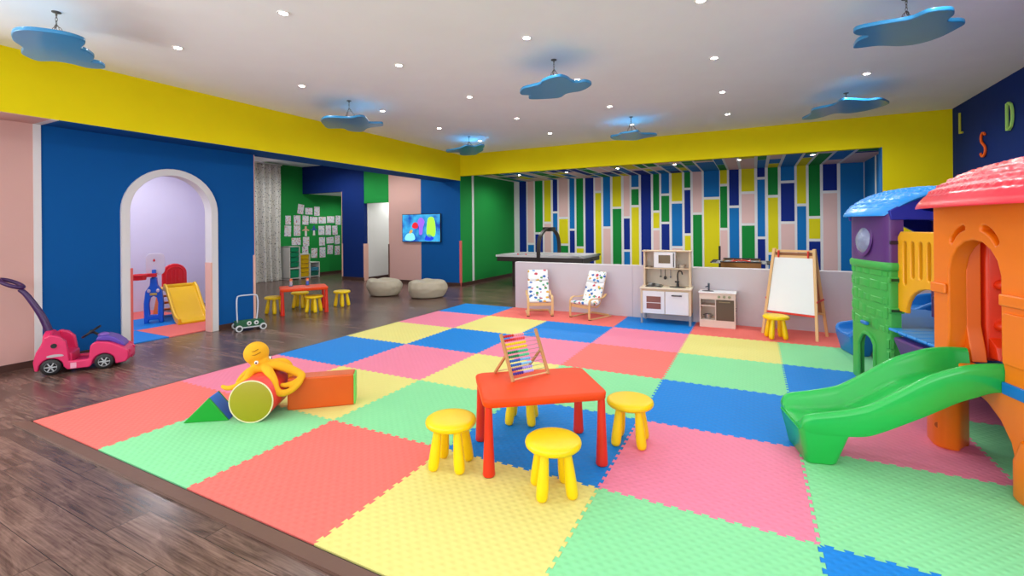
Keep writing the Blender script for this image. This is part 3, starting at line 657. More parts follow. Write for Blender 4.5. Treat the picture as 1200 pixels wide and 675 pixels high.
for nm, hx, pl in (('green', '#9ae83c', cat2([(.19, .16), (.43, .16), (.45, .42), (.40, .6), (.3, .63), (.21, .55)], 4)), ('red', '#c81428', cat2([(-.28, .38), (-.2, .34), (-.1, .36), (-.09, .44), (-.16, .5), (-.25, .47)], 4)),
                   ('violet', '#8a58d0', cat2([(-.05, .2), (.04, .2), (.07, .38), (.12, .52), (.0, .62), (-.1, .52), (-.06, .38)], 4)), ('deepblue', '#1038d8', cat2([(.12, .06), (.3, .04), (.4, .1), (.28, .2), (.18, .18)], 4)),
                   ('orange', '#c89040', cat2([(-.38, .2), (-.3, .22), (-.26, .3), (-.34, .3)], 4)), ('cyan', '#80dcf8', cat2([(-.5, .05), (-.2, .06), (-.25, .22), (-.45, .2)], 4))):
    panel('picture_shape', [pl], .0012, glow(nm, hx), t, .0003, Matrix.Translation((0, -.0475, 0)) @ Matrix.Rotation(PI/2, 4, 'X'))

# ---------------- beanbags
BBm = mat('beige_leatherette', '#b9ad98', .5, .25, 7, .1)
def beanbag(x, y, rx, ry, h, seed, lab):
    t = thing('beanbag', lab, 'beanbag', (x, y, 0), seed, 'beanbags by the screen wall')
    mb = MB(); n, k = 48, 18; vs = []; fs = []
    for i in range(n):
        a = 2*PI*i/n
        for q in range(k+1):
            u = q/k
            if u < .7: r = (.80+.22*math.sin(min(u/.45, 1)*PI/2)) - .10*max(0, (u-.4)/.3)**2; z = h*(u/.7)*.93
            else: w_ = (u-.7)/.3; r = .92*(1-w_**1.2); z = h*(.93+.07*math.sin(w_*PI)*1.2-.12*w_*w_)
            nv = noise.noise(Vector((math.cos(a)*2.0+seed*5, math.sin(a)*2.0, z*6)))*.06+noise.noise(Vector((math.cos(a)*6+seed*5, math.sin(a)*6, z*16)))*.035
            nv += .05*max(0, 1-abs(u-.62)/.3)*noise.noise(Vector((a*5.5, u*2, seed*9)))
            z += (.20*noise.noise(Vector((math.cos(a)*1.4*r, math.sin(a)*1.4*r, seed*3)))*h if u > .5 else 0)*min(1, (u-.5)*3)
            vs.append((rx*r*(1+nv)*math.cos(a), ry*r*(1+nv)*math.sin(a), max(0, z)))
    K = k+1
    for i in range(n):
        j = (i+1) % n
        for q in range(k): fs.append((i*K+q, j*K+q, j*K+q+1, i*K+q+1))
    fs.append(tuple(i*K for i in range(n))[::-1])
    mb.add(vs, fs); mb.build('bag', BBm, t, sub=1)
    sm2 = MB()
    for ph in (PI*.1, PI*.6, PI*1.1, PI*1.6):
        pass
    MB().lathe([(.0001, 0), (.045, 0), (.045, .012), (.0001, .016)], (0, 0, h*.84), 16).build('top_patch', BBm, t)
beanbag(-2.22, 6.12, .37, .33, .345, .3, 'grey-beige beanbag on the wooden floor, left of the pair')
beanbag(-1.20, 6.28, .40, .35, .345, .9, 'cream-beige beanbag below the screen, right of the pair')

# ---------------- storage unit
WF = mat('white_furniture', '#dcd8d2', .45)
t = thing('storage_unit', 'white stepped storage unit with green and yellow bins against the green wall', 'storage unit', (-6.64, 7.2, 0), 0)
D = .42
def cell(y0, y1, h):
    b = MB(); th = .018
    b.box(-D, 0, y0, y0+th, 0, h).box(-D, 0, y1-th, y1, 0, h).box(-D, 0, y0, y1, h-th, h).box(-D, 0, y0, y1, .03, .03+th).box(-D, -D+.008, y0, y1, .03, h)
    return b
W3 = .335
b = cell(0, W3, .93); c2 = cell(W3, 2*W3, .70); c3 = cell(2*W3, 3*W3, .45)
for q in (c2, c3): b.add(q.v, q.f)
b.box(-D, 0, .018, W3-.018, .30, .33)
b.build('frame', WF, t, smooth=False)
def bin_(y0, z0, hx, hgt):
    m_ = mat('bin_'+hx, hx, .4); b = MB()
    y1 = y0+W3-.05
    b.loft([[(x, y, z) for x, y in ((-D+.05-ex, y0+.012-ex), (.0+ex, y0+.012-ex), (.0+ex, y1-.012+ex), (-D+.05-ex, y1-.012+ex))] for z, ex in ((z0, -.008), (z0+hgt-.012, .0), (z0+hgt-.012, .008), (z0+hgt, .008))])
    b.build('bin', m_, t, bevel=.003, seg=1)
for z in (.36, .50, .64, .78): bin_(.024, z, '#0e8f62', .125)
bin_(.024, .06, '#0e8f62', .215)
for z in (.06, .185, .31, .435, .56): bin_(W3+.024, z, '#e2b80e', .11)
bin_(2*W3+.024, .06, '#1c6a58', .12); bin_(2*W3+.024, .2, '#3f8fae', .09)

# ---------------- curtain
cm = mat_cells('speckled_curtain', '#d6d2cc', ['#3a4a66', '#7a7468', '#2e3a34', '#8a7a50', '#5a6a7a'], 26, .27, stretch=(1, 1, 1))
path = []; N = 160
for i in range(N+1):
    u = i/N; path.append((-6.92+.065*math.sin(u*2*PI*10)+.02*math.sin(u*2*PI*4.3), 5.2+u*1.93))
mb = MB(); vs = []; fs = []; Z = [0.0, .02, .5, 1.2, 2.0, 2.7, 3.08, 3.13, 3.16]
for k, z in enumerate(Z):
    am = 1.25-.35*z/3.2
    for x, y in path: vs.append((-6.92+(x+6.92)*am + (.02*math.sin(y*40) if z < .03 else 0), y+.015*math.sin(z*2+y*3), z))
for k in range(len(Z)-1):
    for i in range(N): fs.append((k*(N+1)+i, k*(N+1)+i+1, (k+1)*(N+1)+i+1, (k+1)*(N+1)+i))
mb.add(vs, fs)
t = thing('curtain', 'long speckled off-white curtain at the left of the side room', 'curtain', (0, 0, 0))
o = mb.build('fabric', cm, t); so = o.modifiers.new('solid', 'SOLIDIFY'); so.thickness = .004
MB().box(-6.98, -6.86, 5.15, 7.16, 3.17, 3.2).build('track', WHT, t)

# ---------------- drawings on the green wall
PAP = mat_cells('crayon_drawing', '#dad6de', ['#c86a8a', '#7a5aa8', '#d0a050', '#b03a4a', '#4a86b8', '#c88ab0'], 24, .34)
rows = [[(230, 143, 50, 80, 8), (298, 160, 60, 55, 0), (365, 160, 45, 75, 0)],
        [(125, 235, 45, 75, 0), (200, 235, 55, 80, 0), (270, 235, 50, 75, 2), (338, 235, 65, 55, 3), (410, 235, 60, 55, 0), (480, 230, 60, 55, 0), (542, 235, 42, 75, 0)],
        [(122, 325, 55, 90, 3), (200, 322, 55, 85, 0), (272, 325, 0, 0, 0), (340, 320, 1, 0, 0), (403, 320, 50, 75, 0), (460, 318, 45, 80, 2), (515, 318, 42, 75, -3)],
        [(192, 412, 75, 60, 0), (275, 412, 52, 75, 0), (408, 412, 48, 70, 0), (475, 402, 60, 52, -3), (535, 398, 42, 72, 0)],
        [(268, 487, 50, 70, -3), (343, 508, 50, 80, 2), (412, 502, 48, 85, 0), (475, 480, 45, 75, 3), (535, 485, 42, 75, 0)]]
S = 7.11
for ri, row in enumerate(rows):
    for ci, (cx, cy, w_, h_, tl) in enumerate(row):
        c = atX(cx/S+320, cy/S+225, -7.1)
        pos = f"{ordn[ci]} from left in the {['top', 'second', 'third', 'fourth', 'bottom'][ri]} row on the green wall"
        if w_ > 1:
            a = atX((cx-w_/2)/S+320, cy/S+225, -7.1); b2 = atX((cx+w_/2)/S+320, cy/S+225, -7.1)
            u1 = atX(cx/S+320, (cy-h_/2)/S+225, -7.1); u2 = atX(cx/S+320, (cy+h_/2)/S+225, -7.1)
            hw = (b2.y-a.y)/2; hh2 = (u1.z-u2.z)/2
            o = MB().box(0, .003, -hw, hw, -hh2, hh2).build('drawing', PAP, smooth=False)
            o.location = (-7.099, c.y, c.z); o.rotation_euler = (math.radians(-tl), 0, 0)
            tag(o, f"{'upright' if hh2 > hw else 'sideways'} crayon drawing, {pos}", 'drawing', "children's drawings on the green wall")
        else:
            col = mat('cutout_skin', '#d8a890', .7) if w_ == 0 else mat('cutout_blue', '#28489a', .7)
            t = thing('paper_cutout', ('small pale' if w_ == 0 else 'blue and white')+' paper figure, '+pos, 'paper cut-out', (-7.1, c.y, c.z), 0, "paper figures on the green wall"); t.scale = (1, .68, .68)
            b = MB().prism(cat2([(-.04, -.2), (.06, -.2), (.06, .02), (.16, 0), (.16, .05), (.05, .1), (.05, .2), (-.05, .2), (-.05, .1), (-.16, .05), (-.16, 0), (-.06, .02)], 2), 0, .004, 'x')
            b.build('figure', col, t, smooth=False)
            MB().prism([(-.06, -.22), (.06, -.22), (.04, 0), (-.04, 0)], .004, .007, 'x').build('dress', WHT, t, smooth=False)

# ---------------- toys on the far table
def figure_toy(x, y, lab, hx):
    t = thing('toy_figure', lab, 'toy', (x, y, .437), .3, 'small toys on the far table')
    MB().lathe([(.0001, 0), (.036, 0), (.036, .012), (.0001, .014)], n=16).build('base', mat('toy_teal', '#1c6a8a', .4), t)
    MB().tube([(0, 0, .012), (0, 0, .05), (0, 0, .075)], [.02, .026, .018], 12).build('body', mat('toy_'+hx, hx, .4), t)
    MB().ball((0, 0, .095), .024, 12, 8).build('head', mat('toy_cream', '#e6c8a8', .4), t)
    MB().tube([(0, 0, .1), (0, 0, .118), (0, 0, .13)], [.026, .024, .008], 12).build('hat', mat('toy_orange', '#e8641c', .4), t)
figure_toy(-2.30, 3.93, 'small grey and orange toy figure on the far red table, left one', '#b8b4c8')
figure_toy(-2.16, 4.15, 'small blue and red toy figure on the far red table, right one', '#4a68c8')

# ---------------- kids armchairs
DIN = mat_cells('dinosaur_print', '#e6e8ea', ['#2a62b0', '#c03a50', '#3c8a3c', '#e0b040', '#4a8ac8', '#4aa07a'], 14, .37, stretch=(1, 1.5, 1.3))
BW = mat('bentwood_birch', '#dcb27c', .4, .06, 30, .1)
def armchair(x, y, rot, lab):
    t = thing('armchair', lab, 'armchair', (x, y, MT), rot, "children's armchairs at the partition")
    for s in (-1, 1):
        X = s*.19
        p = catmull([(X, .30, .009), (X, .05, .009), (X, -.17, .009), (X, -.212, .03), (X, -.215, .12), (X, -.21, .24), (X, -.185, .298), (X, -.12, .315), (X, .0, .305), (X, .12, .315), (X, .19, .36)], 6)
        MB().strip(p, (1, 0, 0), .038, .013).build('side_frame', BW, t, bevel=.003, seg=2)
        p = catmull([(s*.155, -.2, .205), (s*.155, -.08, .185), (s*.155, .02, .175), (s*.155, .09, .25), (s*.155, .17, .46), (s*.155, .235, .66)], 5)
        MB().strip(p, (1, 0, 0), .025, .014).build('seat_rail', BW, t, bevel=.003, seg=1)
        MB().box(X-.02, X+.02, -.215, -.19, 0, .008).build('foot_pad', BLK, t)
    MB().box(-.18, .18, -.205, -.19, .165, .215).build('crossbar', BW, t, bevel=.003, seg=1)
    MB().box(-.18, .18, .26, .275, .004, .035).build('crossbar', BW, t, bevel=.003, seg=1)
    def cushion(path, w, th, nm):
        P = catmull(path, 6); rings = []
        for i, p in enumerate(P):
            tg = (P[min(i+1, len(P)-1)]-P[max(i-1, 0)]).normalized(); nn = Vector((1, 0, 0)).cross(tg).normalized()
            e = .45 if i in (0, len(P)-1) else 1
            rg = []
            for a, b4 in rrect(-w/2, w/2, -th/2*e, th/2*e, th*.45*e, 4): rg.append(p+Vector((a, 0, 0))+nn*b4)
            rings.append(rg)
        return MB().loft(rings).build(nm, DIN, t, ang=70)
    cushion([(0, -.225, .245), (0, -.15, .238), (0, -.05, .222), (0, .02, .218), (0, .06, .25), (0, .12, .39), (0, .165, .52)], .345, .045, 'seat_cushion')
    cushion([(0, .166, .52), (0, .20, .61), (0, .235, .69)], .335, .06, 'head_pillow')
    return t
armchair(1.665, 5.46, math.radians(29), "child's bentwood armchair with dinosaur print cushion, left one at the partition")
armchair(2.465, 5.555, math.radians(-22), "child's bentwood armchair with dinosaur print cushion, turned sideways, nearer the play kitchen")

# ---------------- play kitchen
KW = mat('kitchen_white', '#e4e2e4', .4); KB = mat('kitchen_birch', '#d8bfa0', .5, .05, 30, .08); KG = mat('kitchen_grey', '#8c8e98', .5); KD = mat('dark_grey', '#2c2a2c', .4); KS = mat('back_board', '#cfc3b4', .6)
GL = mat('oven_window', '#8a5a54', .15)
t = thing('play_kitchen', 'tall white and birch play kitchen with sink and hob at the partition', 'play kitchen', (3.28, 5.455, MT), math.radians(2.5))
W_, Dp = .69, .36
b = MB()
for x0 in (0, W_-.03):
    b.box(x0, x0+.03, 0, .03, .14, .50).box(x0, x0+.03, Dp-.03, Dp, .14, .50)
b.build('frame', KB, t, bevel=.002, seg=1)
for x0 in (0, W_-.03):
    for y0 in (0, Dp-.03): MB().box(x0, x0+.03, y0, y0+.03, 0, .14).build('leg', KG, t, bevel=.002, seg=1)
MB().box(.03, W_-.03, .02, Dp, .14, .5).box(.0, .03, .03, Dp-.03, .14, .5).box(W_-.03, W_, .03, Dp-.03, .14, .5).build('cabinet_body', KB, t, smooth=False)
o = MB().box(.033, .335, -.004, .016, .15, .47).build('oven_door', KW, t, bevel=.003, seg=2)
MB().box(.085, .285, -.006, -.0035, .215, .395).build('window_pane', GL, o); MB().box(.085, .285, -.012, -.004, .30, .308).build('oven_shelf', KW, o)
MB().cyl((.09, -.004, .43), (.09, -.018, .43), .009).cyl((.28, -.004, .43), (.28, -.018, .43), .009).build('knob', KW, o)
o = MB().box(.345, .657, -.004, .016, .15, .47).build('cabinet_door', KW, t, bevel=.003, seg=2)
MB().box(.43, .57, -.026, -.016, .41, .428).box(.44, .45, -.018, -.003, .41, .428).box(.55, .56, -.018, -.003, .41, .428).build('handle', KD, o, bevel=.003, seg=1)
MB().box(-.01, W_+.01, -.015, Dp, .5, .52).build('worktop', mat('kitchen_top', '#e6d8c0', .4), t, bevel=.003, seg=1)
MB().lathe([(.0001, .5215), (.10, .5215), (.115, .524), (.115, .52), (.0001, .52)], (.50, .16, 0), 24, sy=.75).build('sink_bowl', mat('sink_dark', '#3c3a3a', .35), t)
MB().box(.06, .29, .06, .28, .52, .526).build('hob', mat('hob_dark', '#4a4644', .3), t, bevel=.003, seg=1)
MB().tube(catmull([(.49, .28, .52), (.49, .28, .62), (.49, .275, .70), (.51, .25, .745), (.545, .23, .74), (.56, .225, .70)], 6), .010, 10).cyl((.45, .28, .585), (.51, .28, .585), .012).lathe([(.022, .52), (.018, .56), (.012, .58)], (.49, .28, 0), 16).build('tap', KD, t)
# upper part
b = MB()
for x0 in (.012, W_-.042): b.box(x0, x0+.03, Dp-.16, Dp, .52, 1.04)
b.box(0, W_, Dp-.20, Dp, 1.03, 1.045).box(.03, W_-.03, Dp-.20, Dp, .775, .79)
b.build('shelf_frame', KB, t, bevel=.002, seg=1)
MB().box(.04, W_-.04, Dp-.012, Dp-.004, .52, 1.03).build('back_panel', KS, t, smooth=False)
o = MB().box(.17, .47, Dp-.195, Dp-.02, .795, 1.025).build('microwave', KW, t, bevel=.003, seg=1)
MB().box(.235, .40, Dp-.198, Dp-.1945, .86, .98).build('window_pane', mat('microwave_window', '#6e5c44', .2), o)
MB().box(.44, .45, Dp-.215, Dp-.195, .81, 1.01).build('handle', KD, o, bevel=.002, seg=1)
b = MB().cyl((.05, Dp-.03, .765), (W_-.05, Dp-.03, .765), .004, n=8)
b.build('hanging_rail', KG, t)
for x, hx in ((.25, 'spatula'), (.31, 'ladle'), (.385, 'whisk')):
    dk = KD if hx != 'whisk' else KG
    b = MB().cyl((x, Dp-.035, .765), (x, Dp-.035, .66), .0035, n=8)
    if hx == 'ladle': b.ball((x, Dp-.045, .635), (.022, .014, .028), 12, 8)
    elif hx == 'spatula': b.cyl((x-.02, Dp-.035, .65), (x+.01, Dp-.035, .65), .008, n=8)
    else: b.ball((x, Dp-.035, .65), (.012, .008, .02), 10, 6)
    o = b.build('kitchen_utensil', dk)
    o.location = t.location; o.rotation_euler = t.rotation_euler
    tag(o, {'ladle': 'black toy ladle hanging on the rail of the play kitchen', 'spatula': 'dark toy spatula hanging left of the ladle in the play kitchen', 'whisk': 'thin grey toy utensil hanging right of the ladle in the play kitchen'}[hx], 'toy utensil', 'toy utensils on the kitchen rail')
def pot(x, y, z, r, h, base, lab, color=MTL):
    q = thing('toy_pot', lab, 'toy pot', (0, 0, 0), 0, 'toy pots'); Mx = base.matrix_basis @ Vector((x, y, z)); q.location = Mx; q.rotation_euler = base.rotation_euler
    MB().lathe([(.0001, 0), (r*.95, 0), (r, .005), (r, h), (r+.004, h), (r-.003, h), (r-.004, .006), (.0001, .005)], n=24).build('pan', color, q)
    for s in (-1, 1): MB().tube([(s*r, -.014, h*.75), (s*(r+.014), -.012, h*.78), (s*(r+.018), 0, h*.78), (s*(r+.014), .012, h*.78), (s*r, .014, h*.75)], .003, 6).build('handle', KD, q)
pot(.12, .2, .526, .045, .035, t, 'small steel toy pot on the play kitchen hob, left one')
pot(.225, .15, .526, .04, .03, t, 'small steel toy pan on the play kitchen hob, right one')
pot(.55, .27, .79, .04, .05, t, 'pale toy pot on the upper right shelf of the play kitchen', mat('pale_pot', '#c8b8a8', .4))
pot(.09, .27, .79, .045, .02, t, 'low toy pan on the upper left shelf of the play kitchen', mat('brown_pan', '#a08878', .4))

# ---------------- small stove
t = thing('play_stove', 'low white toy stove and sink unit right of the play kitchen', 'play kitchen', (4.07, 5.555, MT), math.radians(1))
b = MB(); W2 = .455; D2 = .27; Hh = .47
b.box(0, .016, 0, D2, 0, Hh).box(W2-.016, W2, 0, D2, 0, Hh).box(0, W2, D2-.012, D2, 0, Hh).box(.0, W2, .005, .02, 0, .085).box(.016, W2-.016, 0, D2, .085, .10).box(.016, W2-.016, .003, .018, .385, Hh).box(.2, .212, .01, D2, .1, .385).box(.016, .2, .02, D2, .285, .297)
b.build('frame', mat('stove_cream', '#e0d0c4', .5), t, smooth=False)
MB().box(-.012, W2+.012, -.02, D2+.005, Hh, Hh+.015).build('worktop', KW, t, bevel=.004, seg=2)
MB().lathe([(.0001, .001), (.07, .001), (.078, .004), (.078, 0), (.0001, 0)], (.105, .11, Hh+.015), 24, sy=.7).build('sink_bowl', mat('sink_dark', '#3c3a3a', .35), t)
MB().cyl((.11, .2, Hh+.015), (.11, .2, Hh+.10), .012).cyl((.11, .2, Hh+.075), (.07, .16, Hh+.065), .008).ball((.11, .2, Hh+.105), .014).build('tap', mat('slate', '#3e4a58', .4), t)
o = MB().box(.214, W2-.018, -.006, .014, .102, .382).build('oven_door', mat('oven_brown', '#5a4a3c', .4), t, bevel=.004, seg=2)
MB().box(.25, .39, -.02, -.012, .35, .362).box(.255, .265, -.014, -.004, .35, .362).box(.375, .385, -.014, -.004, .35, .362).build('handle', mat('handle_tan', '#8a7a5c', .4), o)
for x in (.25, .315, .38): MB().cyl((x, .004, .425), (x, -.02, .425), .019, .015, 20).build('knob', mat('sage_knob', '#8e9a7a', .4), t)
for z in (.34, .37): MB().cyl((W2, .05, z-.1), (W2+.012, .05, z-.1), .006).build('screw_cap', KD, t)
pot(.1, .13, .10, .045, .06, t, 'steel toy pot inside the low toy stove')

# ---------------- easel
EW = mat('easel_pine', '#deb27a', .45, .08, 30, .12); ER = mat('red_plastic', '#e03020', .4); WB = mat('whiteboard', '#e2e4e6', .25); CHB = mat('hardboard_brown', '#a8744c', .6)
t = thing('easel', "children's wooden easel with a white board and red clips", 'easel', (4.85, 5.47, MT), math.radians(-22))
We, Hy = .62, 1.10
tp = .33      # half spread at the floor
def eleg(x, sgn, y): return [(x, 0, Hy), (x, sgn*tp if False else y, 0)]
def legp(x, z, side): f_ = 1-z/Hy; return Vector((x, .18+(-.18 if side < 0 else .17)*f_, z))
for side in (-1, 1):
    for x0, x1 in ((.08, -.0), (We-.08, We)):
        MB().strip([legp(x0, Hy, side)+Vector((0, side*.012, 0)), legp(x1, 0, side)+Vector((0, side*.012, 0))], (1, 0, 0), .034, .018).build('leg', EW, t, bevel=.002, seg=1)
    b = MB()
    for z in ((1.07,) if side > 0 else (1.07, 1.0)):
        b.strip([legp(.07, z, side), legp(We-.07, z, side)], (0, 0, 1), .03, .014)
    b.build('crossbar', EW, t)
    p0, p1 = legp(0, 1.05 if side > 0 else .985, side), legp(0, .30, side)
    b = MB(); off = side*.004
    za, zb = p0.z, p1.z
    xa = .08-.08*(1-za/Hy)+.016; xb = .08-.08*(1-zb/Hy)+.016
    vs = [Vector((xa, p0.y+off-.003, za)), Vector((We-xa, p0.y+off-.003, za)), Vector((We-xb, p1.y+off-.003, zb)), Vector((xb, p1.y+off-.003, zb))]
    vs += [v+Vector((0, .006, 0)) for v in vs]
    b.add(vs, [(0, 1, 2, 3), (7, 6, 5, 4), (0, 4, 5, 1), (1, 5, 6, 2), (2, 6, 7, 3), (3, 7, 4, 0)])
    b.build('board', WB if side < 0 else CHB, t, smooth=False)
    q = legp(0, .285, side)
    MB().box(xb-.02, We-xb+.02, q.y-.02, q.y+.015, .275, .297).build('tray', ER if side < 0 else EW, t, bevel=.002, seg=1)
for x in (.14, We-.14): MB().box(x-.008, x+.008, .135, .17, .985, 1.075).build('clip', ER, t, bevel=.003, seg=1)
for x in (.0, We):
    a, c = legp(x, .47, -1), legp(x, .47, 1); f_ = .01 if x else -.01
    xx = .08*.47/Hy if not x else We-.08*.47/Hy
    MB().strip([(xx+f_*1.5, a.y-.03, .46), (xx+f_*1.5, c.y+.04, .47)], (0, 0, 1), .022, .008).build('side_strut', ER, t)
# ---------------- air hockey
HB = mat('hockey_black', '#2a211e', .4); HW = mat('hockey_top', '#c8c4c6', .25)
t = thing('air_hockey_table', 'dark air hockey table with an overhead score arch in the alcove', 'game table', (.37, 8.98, .03), 0)
MB().box(-1.10, 1.05, -.63, .63, .58, .69).build('cabinet', HB, t, bevel=.01, seg=2)
MB().box(-1.03, .98, -.56, .56, .69, .695).build('playfield', HW, t, smooth=False)
b = MB(); b.box(-1.12, 1.07, -.65, -.57, .685, .735).box(-1.12, 1.07, .57, .65, .685, .735).box(-1.12, -1.04, -.65, .65, .685, .735).box(.99, 1.07, -.65, .65, .685, .735)
b.build('rim', HW, t, bevel=.006, seg=2)
for x in (-.70, .80):
    MB().box(x-.055, x+.055, -.5, .5, -.03, .58).build('leg', HB, t, bevel=.008, seg=1)
MB().strip(catmull([(0, -.63, .60), (0, -.64, .9), (0, -.55, 1.15), (0, -.3, 1.30), (0, 0, 1.345), (0, .3, 1.30), (0, .55, 1.15), (0, .64, .9), (0, .63, .60)], 6), (1, 0, 0), .09, .045).build('score_arch', HB, t, bevel=.008, seg=2)
MB().box(-.12, .12, -.13, .13, 1.28, 1.38).build('score_box', mat('score_dark', '#1a1614', .4), t, bevel=.01)
b_p = MB().lathe([(.045, .0), (.048, .01), (.04, .018), (.018, .022), (.016, .05), (.0001, .055)], n=20)
for x, y, l in ((-.35, 8.72, 'left red'), (-.12, 8.70, 'right red')):
    o = MB().lathe([(.0001, .0), (.045, .0), (.048, .012), (.04, .018), (.018, .022), (.016, .05), (.0001, .055)], n=20).build('hockey_mallet', mat('mallet_red', '#d02430', .3))
    o.location = (x, y, .7255); tag(o, l+' mallet on the air hockey table', 'hockey mallet', 'hockey mallets')
MB().box(1.05, 1.0505, -.1, .1, .6, .64).build('goal_slot', mat('slot', '#080808'), t)
# ---------------- foosball table
t = thing('foosball_table', 'brown table football table with steel rods behind the low wall', 'game table', (4.52, 9.1, 0), 0)
FB = mat('foosball_brown', '#9c6a34', .5, .05, 30, .1)
b = MB(); b.box(-.35, .35, -.55, -.52, .48, .70).box(-.35, .35, .52, .55, .48, .70).box(-.35, -.32, -.55, .55, .48, .70).box(.32, .35, -.55, .55, .48, .70).box(-.35, .35, -.55, .55, .46, .50)
b.build('cabinet', FB, t, bevel=.004, seg=1)
MB().box(-.32, .32, -.52, .52, .58, .59).build('pitch', mat('pitch_green', '#2c7a44', .5), t, smooth=False)
for y0 in (-.56, .50): MB().box(-.36, .36, y0, y0+.06, .70, .72).build('rim', KD, t, bevel=.003)
for sx in (-1, 1):
    for sy in (-1, 1): MB().box(sx*.30-.04, sx*.30+.04, sy*.48-.04, sy*.48+.04, 0, .48).build('leg', FB, t, bevel=.003, seg=1)
for k in range(6):
    y = -.40+k*.16
    r = MB().cyl((-.52, y, .675), (.52, y, .675), .008, n=10).build('rod', MTL, t)
    s = -1 if k % 2 else 1
    MB().cyl((s*.45, y, .675), (s*.56, y, .675), .016, n=12).build('grip', KD, r)
    for x in (-.16, 0, .16): MB().box(x-.012, x+.012, y-.008, y+.008, .60, .69).ball((x, y, .70), .013, 8, 6).build('player', ER if k % 2 else MTL, r)
MB().tube(catmull([(-.2, -.52, .70), (-.08, -.5, .735), (.08, -.5, .738), (.2, -.52, .70)], 5), .012, 8).build('score_rail', ER, t)
# dark post beside it
o = MB().cyl((4.10, 9.45, 0), (4.10, 9.45, .98), .022, n=12).lathe([(.0001, 0), (.12, 0), (.12, .01), (.02, .03), (.02, .05)], (4.10, 9.45, 0), 20).build('black_post', KD); tag(o, 'slim black floor post left of the table football', 'post')

# ---------------- push walker
GW = mat('dark_green_paint', '#1a5a38', .4)
t = thing('push_walker', 'small dark green push cart with white handle and wheels by the blue wall', 'push cart', (-1.53, 2.70, 0), math.radians(68))
# local x along the visible long side, front face is -y
L2 = .34; Dq = .24
MB().prism([(-L2/2, .05), (L2/2, .05), (L2/2+.01, .09), (L2/2-.03, .15), (-L2/2+.03, .15), (-L2/2-.01, .10)], -.02, .02, 'y').build('front_panel', GW, t, bevel=.008)
MB().box(-L2/2, L2/2, .0, Dq, .05, .065).box(-L2/2, -L2/2+.014, 0, Dq, .05, .12).box(L2/2-.014, L2/2, 0, Dq, .05, .12).box(-L2/2, L2/2, Dq-.014, Dq, .05, .12).build('tray', GW, t, bevel=.003, seg=1)
MB().box(-L2/2+.02, L2/2-.02, .03, Dq-.03, .066, .10).build('wooden_block_insert', mat('block_tan', '#c09a78', .6), t, bevel=.004)
MB().box(-L2/2-.01, L2/2+.01, -.03, -.021, .045, .06).build('bumper_strip', mat('strip_grey', '#c8ccd0', .4), t)
for x in (-.045, .045):
    e = MB().lathe([(.0001, 0), (.033, 0), (.036, -.004), (.036, -.012), (.0001, -.014)], M=Matrix.Translation((x+.02, -.02, .10)) @ Matrix.Rotation(-PI/2, 4, 'X') @ Matrix.Scale(1, 4), n=20)
    o = MB().cyl((x+.02, -.02, .105), (x+.02, -.032, .105), .03, .026, 20).build('white_disc', mat('walker_white', '#e0e2e0', .4), t)
    MB().cyl((x+.02, -.032, .105), (x+.02, -.034, .105), .012, n=14).build('dot', KD, o)
MB().tube(catmull([(-.13, .2, .07), (-.135, .21, .3), (-.13, .22, .43), (-.105, .225, .465), (0, .225, .47), (.105, .225, .465), (.13, .22, .43), (.135, .21, .3), (.11, .2, .07)], 5), .0095, 10).build('handle', mat('handle_white', '#ccd4e4', .35), t)
def wheel(p, axis, r, w, rim, tyre, hubn='wheel', spokes=0, rimM=None):
    """axis = +-1 along local y"""
    Mx = Matrix.Translation(p) @ Matrix.Rotation(-PI/2*axis, 4, 'X')
    o = MB().lathe([(r*.62, -w/2), (r*.92, -w/2), (r, -w/2+.006), (r, w/2-.006), (r*.92, w/2), (r*.62, w/2), (r*.62, -w/2)], n=32, M=Mx).build('wheel', tyre, t, ang=50)
    b = MB().lathe([(.0001, w*.1), (r*.2, w*.12), (r*.2, -w*.1)], n=20, M=Mx)
    if spokes:
        b.lathe([(r*.58, w*.42), (r*.66, w*.46), (r*.66, -w*.2), (r*.56, -w*.2)], n=32, M=Mx, caps=False)
        b.lathe([(.0001, w*.44), (r*.14, w*.44), (r*.14, 0)], n=16, M=Mx)
        for i in range(spokes):
            a = 2*PI*i/spokes
            for dv in (0,): b.tube([Mx @ Vector((math.cos(a+dv)*r*.1, math.sin(a+dv)*r*.1, w*.38)), Mx @ Vector((math.cos(a+dv*.9)*r*.62, math.sin(a+dv*.9)*r*.62, w*.40))], [r*.09, r*.06], 6)
    else: b.lathe([(.0001, w*.3), (r*.64, w*.3), (r*.64, -w*.3), (.0001, -w*.3)], n=24, M=Mx)
    b.build('hub_cap', rim, o)
    if spokes: MB().lathe([(.0001, w*.15), (r*.62, w*.15)], n=24, M=Mx).build('hub_recess', KD, o)
    return o
for x in (-.15, .15):
    for y, ax in ((-.035, -1), (.23, 1)): wheel((x, y, .045), -ax if False else (1 if ax > 0 else -1), .045, .026, mat('walker_hub', '#3a3c3a', .5), mat('walker_tyre', '#d2d6d8', .5))

# ---------------- ride-on push car
PK = mat('pink_plastic', '#da2863', .35, .04, 60, coat=.15); PU = mat('dark_purple_plastic', '#3c1752', .35, coat=.1); PU2 = mat('violet_plastic', '#5a3fa8', .35)
TY = mat('black_plastic', '#101012', .5); RM = mat('silver_plastic', '#b4b6ba', .35)
hd = math.atan2(.838, .545)
nx, ny = .838, -.545
t = thing('push_car', 'pink ride-on push car with a long purple handle by the pink wall', 'toy car', (-1.275-nx*.17, .725-ny*.17, 0), hd)
